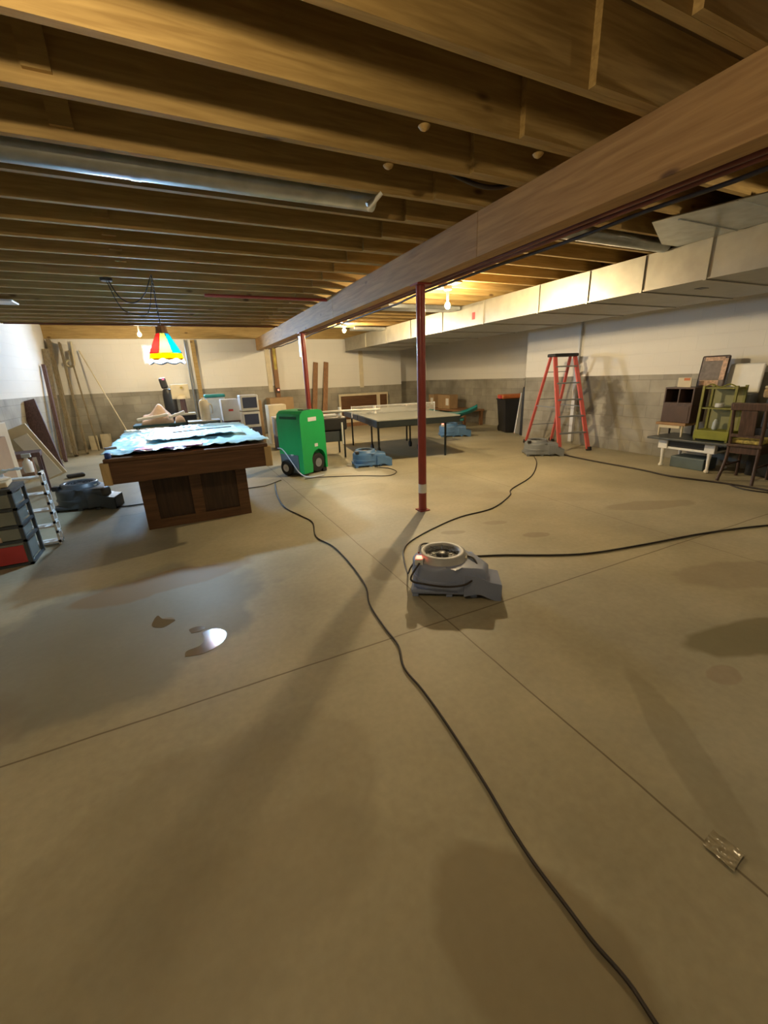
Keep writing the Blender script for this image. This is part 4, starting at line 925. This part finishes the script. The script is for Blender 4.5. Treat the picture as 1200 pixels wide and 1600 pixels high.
t = thing('bed_rail', 'dark purple-brown bed rail leaning on the left wall', 'bed rail', (0, 0, 0))
MB().bar((-2.12, 9.05, 0.02), (-2.43, 9.75, 1.27), 0.05, 0.24, (1, 0, 0.2), 0.004).build('rail', 'mahog', t)
MB().bar((-2.075, 9.08, 0.05), (-2.385, 9.78, 1.25), 0.02, 0.03, (1, 0, 0.2)).build('bead', 'choc', t)
t = thing('cream_shelf_board', 'cream faced board leaning on the left wall pile', 'board', (0, 0, 0))
MB().bar((-1.98, 8.25, 0.10), (-2.28, 8.05, 0.92), 0.36, 0.04, (0, 1, 0), 0.004).build('board', 'cream', t)
MB().bar((-1.95, 8.18, 0.14), (-2.2, 8.0, 0.8), 0.20, 0.02, (0, 1, 0), 0.004).build('raised_panel', 'white', t)
t = thing('wooden_chest', 'small purple-brown wooden shelf piled against the left wall', 'shelf', (-2.10, 7.45, 0), math.radians(10))
MB().b2(-0.28, 0.22, -0.2, 0.2, 0.56, 0.62, 0.004).build('top', 'mahog', t)
MB().b2(-0.26, 0.10, -0.18, 0.18, 0.30, 0.555, 0.004).build('drawer_box', 'brown_wood', t)
MB().b2(-0.2, 0.02, -0.186, -0.181, 0.34, 0.52).build('drawer_front', plain('pinkish_wood', (0.42, 0.27, 0.19), 0.6), t)
for x in (-0.25, 0.19):
    for y in (-0.17, 0.17): MB().b2(x-0.02, x+0.02, y-0.02, y+0.02, 0, 0.56).build('leg', 'mahog', t)
tag(MB().box((-1.78, 8.6, 0.03), (0.26, 0.14, 0.06), rzm(0.3), 0.025).build('black_shoe', 'black'), 'small black shoe on the floor by the leaning cream board', 'shoe')
tag(MB().tube([(-2.43, 7.6, 0.6), (-2.44, 7.68, 1.36)], 0.012, 8).build('thin_rod', 'mid_grey', None, 50), 'thin grey rod upright against the left wall', 'rod')
tag(MB().box((-2.20, 6.98, 0.45), (0.10, 0.12, 0.9), ry(-0.15), 0.01).build('pale_board', 'cream'), 'pale narrow board propped on the left wall behind the brown box', 'board')
t = thing('brown_box', 'brown cardboard box behind the drawer tower at the left edge', 'box', (-1.95, 5.65, 0))
MB().b2(-0.35, 0.20, -0.25, 0.25, 0.0, 0.98, 0.006).build('box', 'card', t)
MB().b2(-0.15, 0.05, -0.253, -0.2505, 0.50, 0.62).build('hand_hole', 'black', t)
tag(MB().box((-2.1, 6.3, 0.55), (0.4, 0.5, 1.1), None, 0.01).build('pale_carton', 'cream'), 'tall pale carton behind the brown box at the left edge', 'box')
# drawer tower
t = thing('drawer_tower', 'charcoal plastic drawer tower at the left edge', 'drawers', (-1.36, 4.32, 0), 0)
fr = MB()
W_ = 0.50; D_ = 0.36
for x in (-W_, -0.025):
    for y in (0, D_-0.025): fr.b2(x, x+0.025, y, y+0.025, 0, 0.66)
for z in (0.0, 0.21, 0.34, 0.49, 0.635):
    fr.b2(-W_, 0, 0, 0.02, z, z+0.022); fr.b2(-0.02, 0, 0.02, D_, z, z+0.022); fr.b2(-W_, -W_+0.02, 0.02, D_, z, z+0.022)
fr.b2(-W_, 0, 0, D_, 0.658, 0.675)
fr.build('frame', 'dark_pl', t)
for z0_, z1_ in ((0.024, 0.205), (0.235, 0.335), (0.365, 0.485), (0.515, 0.63)):
    d_ = MB().b2(-W_+0.03, -0.03, 0.006, D_-0.03, z0_, z1_, 0.006).build('drawer', 'drawer', t)
    MB().b2(-0.30, -0.2, -0.008, 0.004, z1_-0.03, z1_-0.012, 0.003).build('drawer_pull', 'dark_pl', d_)
MB().b2(-W_+0.04, -0.035, -0.002, 0.005, 0.03, 0.185).build('red_packaging', 'redbox', t)
MB().b2(-W_+0.05, -0.28, -0.004, -0.0025, 0.04, 0.12).build('cream_print', 'cream', t)
MB().b2(-0.36, -0.16, -0.002, 0.004, 0.235, 0.275).build('pink_print', 'pinkcloth', t)
t = thing('white_rack', 'white lattice plastic rack standing just behind the drawer tower', 'rack', (-1.25, 4.78, 0))
fr = MB()
for y in (0, 0.10): fr.b2(-0.02, 0, y, y+0.018, 0, 0.72)
for k in range(8): fr.b2(-0.02, 0, 0.0, 0.118, 0.02+k*0.096, 0.045+k*0.096)
fr.build('side_lattice', 'white', t)
fr = MB()
for k in range(5): fr.b2(-0.30, -0.021, 0.0, 0.118, 0.02+k*0.16, 0.035+k*0.16)
fr.b2(-0.32, -0.30, 0, 0.118, 0, 0.72)
fr.build('shelves', 'white', t)
t = thing('spray_bottle', 'white spray bottle standing on the white lattice rack', 'bottle', (-1.34, 4.84, 0.7205))
MB().lathe([(0.035, 0), (0.038, 0.02), (0.038, 0.09), (0.015, 0.12), (0.013, 0.14)], seg=16).build('bottle', 'white', t, 50)
MB().box((0.01, -0.01, 0.155), (0.07, 0.03, 0.035), None, 0.006).build('spray_head', 'tub', t)
tag(crumple(-1.56, -1.40, 4.74, 4.90, 0.724, 0.03, 18, 18, 31, folds=12).build('plastic_bag', plain('pale_blue_bag', (0.6, 0.74, 0.8), 0.4), None, 60, 0.002), 'pale crumpled bag beside the spray bottle', 'bag')
tag(MB().box((-1.62, 4.5, 0.70), (0.42, 0.28, 0.045), rzm(0.15), 0.01).build('paper_stack', 'cream'), 'cream papers lying on top of the drawer tower', 'papers')
tag(MB().box((-1.52, 4.47, 0.735), (0.26, 0.10, 0.02), rzm(0.7), 0.004).build('white_envelope', 'white'), 'white envelope askew on the cream papers of the drawer tower', 'envelope')

# ------------------------------------------------------------------ right wall furniture
t = thing('coffee_table', 'low white table with turned legs and a dark slab top, right wall', 'table', (6.60, 3.40, 0))
MB().b2(-0.33, 0.33, -0.56, 0.50, 0.405, 0.435, 0.006).build('dark_top', 'dark_pl', t)
MB().b2(-0.22, 0.24, -0.36, 0.36, 0.27, 0.30, 0.004).build('lower_frame', 'white', t)
for x in (-0.20, 0.24):
    for y in (-0.31, 0.31):
        MB().lathe([(0.012, 0), (0.03, 0.01), (0.032, 0.03), (0.018, 0.05), (0.022, 0.16), (0.028, 0.25), (0.03, 0.27)], (x, y, 0), 14).build('leg', 'white', t, 50)
        MB().b2(x-0.035, x+0.035, y-0.065, y+0.065, 0.27, 0.404, 0.006).build('leg_block', 'white', t)
MB().b2(-0.21, -0.18, -0.24, 0.24, 0.302, 0.40).build('drawer_gap', 'black', t)
t = thing('small_stool', 'small tan wooden stool with a scalloped edge on the coffee table', 'stool', (6.62, 3.72, 0.4355))
MB().b2(-0.16, 0.16, -0.22, 0.20, 0.16, 0.20, 0.006).build('seat', plain('tan_wood', (0.30, 0.17, 0.07), 0.5), t)
MB().b2(-0.165, -0.15, -0.15, 0.13, 0.12, 0.159, 0.004).build('scalloped_rail', 'cream', t)
for x in (-0.13, 0.13):
    for y in (-0.17, 0.15): MB().lathe([(0.012, 0), (0.016, 0.08), (0.014, 0.16)], (x, y, 0), 10).build('leg', 'cream' if x < 0 else 'black', t, 50)
t = thing('dark_cabinet', 'dark brown cabinet with open cubbies stacked on the small stool', 'cabinet', (6.66, 3.68, 0.637))
MB().b2(-0.16, 0.18, -0.20, 0.20, 0.0, 0.26, 0.004).build('lower_drawer_unit', 'choc', t)
fr = MB()
for (z0_, z1_) in ((0.261, 0.28), (0.47, 0.49)): fr.b2(-0.16, 0.18, -0.20, 0.20, z0_, z1_)
for y in (-0.20, -0.01, 0.182): fr.b2(-0.16, 0.18, y, y+0.018, 0.28, 0.47)
fr.b2(0.16, 0.18, -0.18, 0.18, 0.28, 0.47)
fr.build('cubbies', 'choc', t)
MB().b2(-0.165, -0.161, -0.17, 0.17, 0.03, 0.23, 0.001).build('drawer_front', plain('dark_brown_front', (0.075, 0.042, 0.03), 0.5), t)
t = thing('small_card', 'small cream card with an orange corner on the dark cabinet', 'card', (6.60, 3.70, 1.1275))
MB().b2(0.0, 0.01, -0.10, 0.08, 0.0, 0.13).build('card', 'cream', t)
MB().b2(-0.004, -0.0005, -0.08, 0.0, 0.09, 0.125).build('orange_corner', 'orange', t)
t = thing('floral_tray', 'dark tray with pale floral border leaning above the dark cabinet', 'tray', (6.80, 3.45, 1.158))
MB().box((0.0, 0.0, 0.17), (0.02, 0.34, 0.42), ry(0.12), 0.02).build('tray', 'tray', t)
MB().box((-0.018, -0.13, 0.20), (0.006, 0.06, 0.28), ry(0.12)).box((-0.03, 0.02, 0.02), (0.006, 0.24, 0.07), ry(0.12)).box((-0.004, 0.0, 0.335), (0.006, 0.24, 0.05), ry(0.12)).build('floral_border', 'floral', t)
tag(MB().box((6.88, 3.10, 1.23), (0.03, 0.40, 0.38), ry(0.10), 0.02).build('white_board', 'white'), 'rounded white board leaning on the right wall', 'board')
tag(MB().b2(6.72, 6.92, 2.92, 3.29, 0.436, 1.035, 0.006).build('pale_carton', 'mid_grey'), 'grey carton behind the green rack, under the white board', 'box')
# green open rack
t = thing('green_rack', 'olive green open display rack standing on the coffee table', 'rack', (6.52, 3.13, 0.4355))
fr = MB()
for x in (-0.11, 0.11):
    for y in (-0.19, 0.19): fr.b2(x-0.012, x+0.012, y-0.014, y+0.014, 0.0, 0.72)
fr.build('posts', 'olive', t)
MB().b2(-0.13, 0.13, -0.21, 0.21, 0.02, 0.14, 0.006).build('base_drawer', plain('bright_olive', (0.23, 0.24, 0.02), 0.5), t)
for z in (0.42, 0.68): MB().b2(-0.11, 0.11, -0.18, 0.18, z, z+0.018).build('shelf', 'olive', t)
MB().b2(0.115, 0.121, -0.18, 0.18, 0.14, 0.70).build('back_panel', plain('pale_olive', (0.22, 0.22, 0.10), 0.6), t)
MB().tube([(-0.11, -0.19, 0.70), (-0.11, -0.10, 0.74), (-0.11, 0, 0.70), (-0.11, 0.10, 0.74), (-0.11, 0.19, 0.70)], 0.008, 6, smooth=4).build('scroll_crest', 'olive', t, 50)
MB().lathe([(0.025, 0.142), (0.035, 0.16), (0.03, 0.24), (0.012, 0.28)], (0.0, 0.03, 0), 14).build('glass_vase', 'tub', t, 50)
MB().lathe([(0.05, 0.44), (0.055, 0.45), (0.05, 0.49)], (0.0, 0.02, 0), 14).build('dish', 'pale', t, 50)
# black storage box under and stacked items to the right
tag(MB().b2(6.46, 6.79, 3.17, 3.62, 0.0, 0.16, 0.01).build('flat_box', 'greyg'), 'flat blue-grey box on the floor under the coffee table', 'box')
tag(MB().b2(6.68, 7.03, 1.95, 2.78, 0.0, 0.62, 0.01).build('black_box', 'black'), 'black box against the right wall behind the dark chair', 'box')
tag(MB().b2(6.66, 7.03, 1.90, 2.72, 0.6205, 1.0, 0.02).build('dark_speaker', 'black'), 'black cabinet stacked on the black box', 'cabinet')
t = thing('wicker_basket', 'tan wicker basket with a folded lid on the black cabinet', 'basket', (6.80, 2.45, 1.0005))
MB().b2(-0.2, 0.2, -0.22, 0.30, 0.0, 0.12, 0.03).build('basket', 'wicker', t)
MB().tube([(-0.2, -0.2, 0.13), (-0.21, 0.04, 0.135), (-0.2, 0.28, 0.13)], 0.015, 8, smooth=4).build('rim', 'cream', t, 50)
tag(MB().box((7.01, 2.10, 1.27), (0.03, 0.42, 0.30), rx(0.75) , 0.004).build('picture_frame', 'brown_wood'), 'brown wooden frame tilted behind the wicker basket', 'frame')
# chair seen from its back
t = thing('dark_chair', 'dark brown wooden chair seen from behind, floral cushion on its seat', 'chair', (6.13, 2.62, 0), math.radians(4))
for y in (-0.16, 0.16):
    MB().tube([(-0.04, y*1.12, 0.0), (0.02, y*0.98, 0.25), (0.03, y*0.95, 0.47), (0.0, y*0.98, 0.70), (-0.05, y*1.0, 0.96)], 0.019, 8, smooth=5).build('leg', 'choc', t, 60)
    MB().tube([(0.44, y, 0.0), (0.42, y, 0.45)], 0.018, 8).build('leg', 'choc', t, 60)
MB().b2(0.0, 0.46, -0.18, 0.18, 0.44, 0.475, 0.008).build('seat', 'choc', t)
MB().b2(0.02, 0.44, -0.17, 0.17, 0.36, 0.44).build('seat_rail', 'choc', t)
MB().b2(0.05, 0.44, -0.16, 0.16, 0.476, 0.53, 0.02).build('cushion', 'yellow', t)
MB().box((-0.045, 0, 0.93), (0.03, 0.38, 0.09), ry(-0.1), 0.01).build('crest_rail', 'choc', t)
MB().box((-0.015, 0, 0.74), (0.018, 0.16, 0.32), ry(-0.12), 0.006).build('splat', 'choc', t)
MB().box((0.01, 0, 0.58), (0.02, 0.32, 0.04), None, 0.004).build('lower_rail', 'choc', t)
for z in (0.2,): MB().bar((0.03, -0.15, z), (0.42, -0.15, z), 0.018, 0.018).bar((0.03, 0.15, z), (0.42, 0.15, z), 0.018, 0.018).build('stretcher', 'choc', t)
t = thing('dark_chair', 'second dark chair cut off by the right edge of the view', 'chair', (6.12, 1.98, 0), math.radians(-10))
for y in (-0.19, 0.19):
    MB().tube([(-0.03, y*1.1, 0.0), (0.03, y*0.96, 0.47), (-0.05, y, 0.98)], 0.018, 8, smooth=5).build('leg', 'choc', t, 60)
    MB().tube([(0.42, y, 0.0), (0.40, y, 0.45)], 0.018, 8).build('leg', 'choc', t, 60)
MB().b2(0.0, 0.44, -0.21, 0.21, 0.43, 0.47, 0.008).build('seat', 'choc', t)
MB().tube([(-0.05, -0.19, 0.98), (-0.055, 0, 1.02), (-0.05, 0.19, 0.98)], 0.02, 8, smooth=5).build('crest_rail', 'choc', t, 60)
for y in (-0.1, 0.0, 0.1): MB().tube([(0.03, y, 0.47), (-0.05, y, 1.0)], 0.009, 6).build('spindle', 'choc', t, 60)
heap(6.16, 6.36, 2.2, 2.36, 0.475, 0.10, 5, 'yellow_cloth', 'yellow', 'yellow cloth bundle between the two dark chairs', 'cloth')
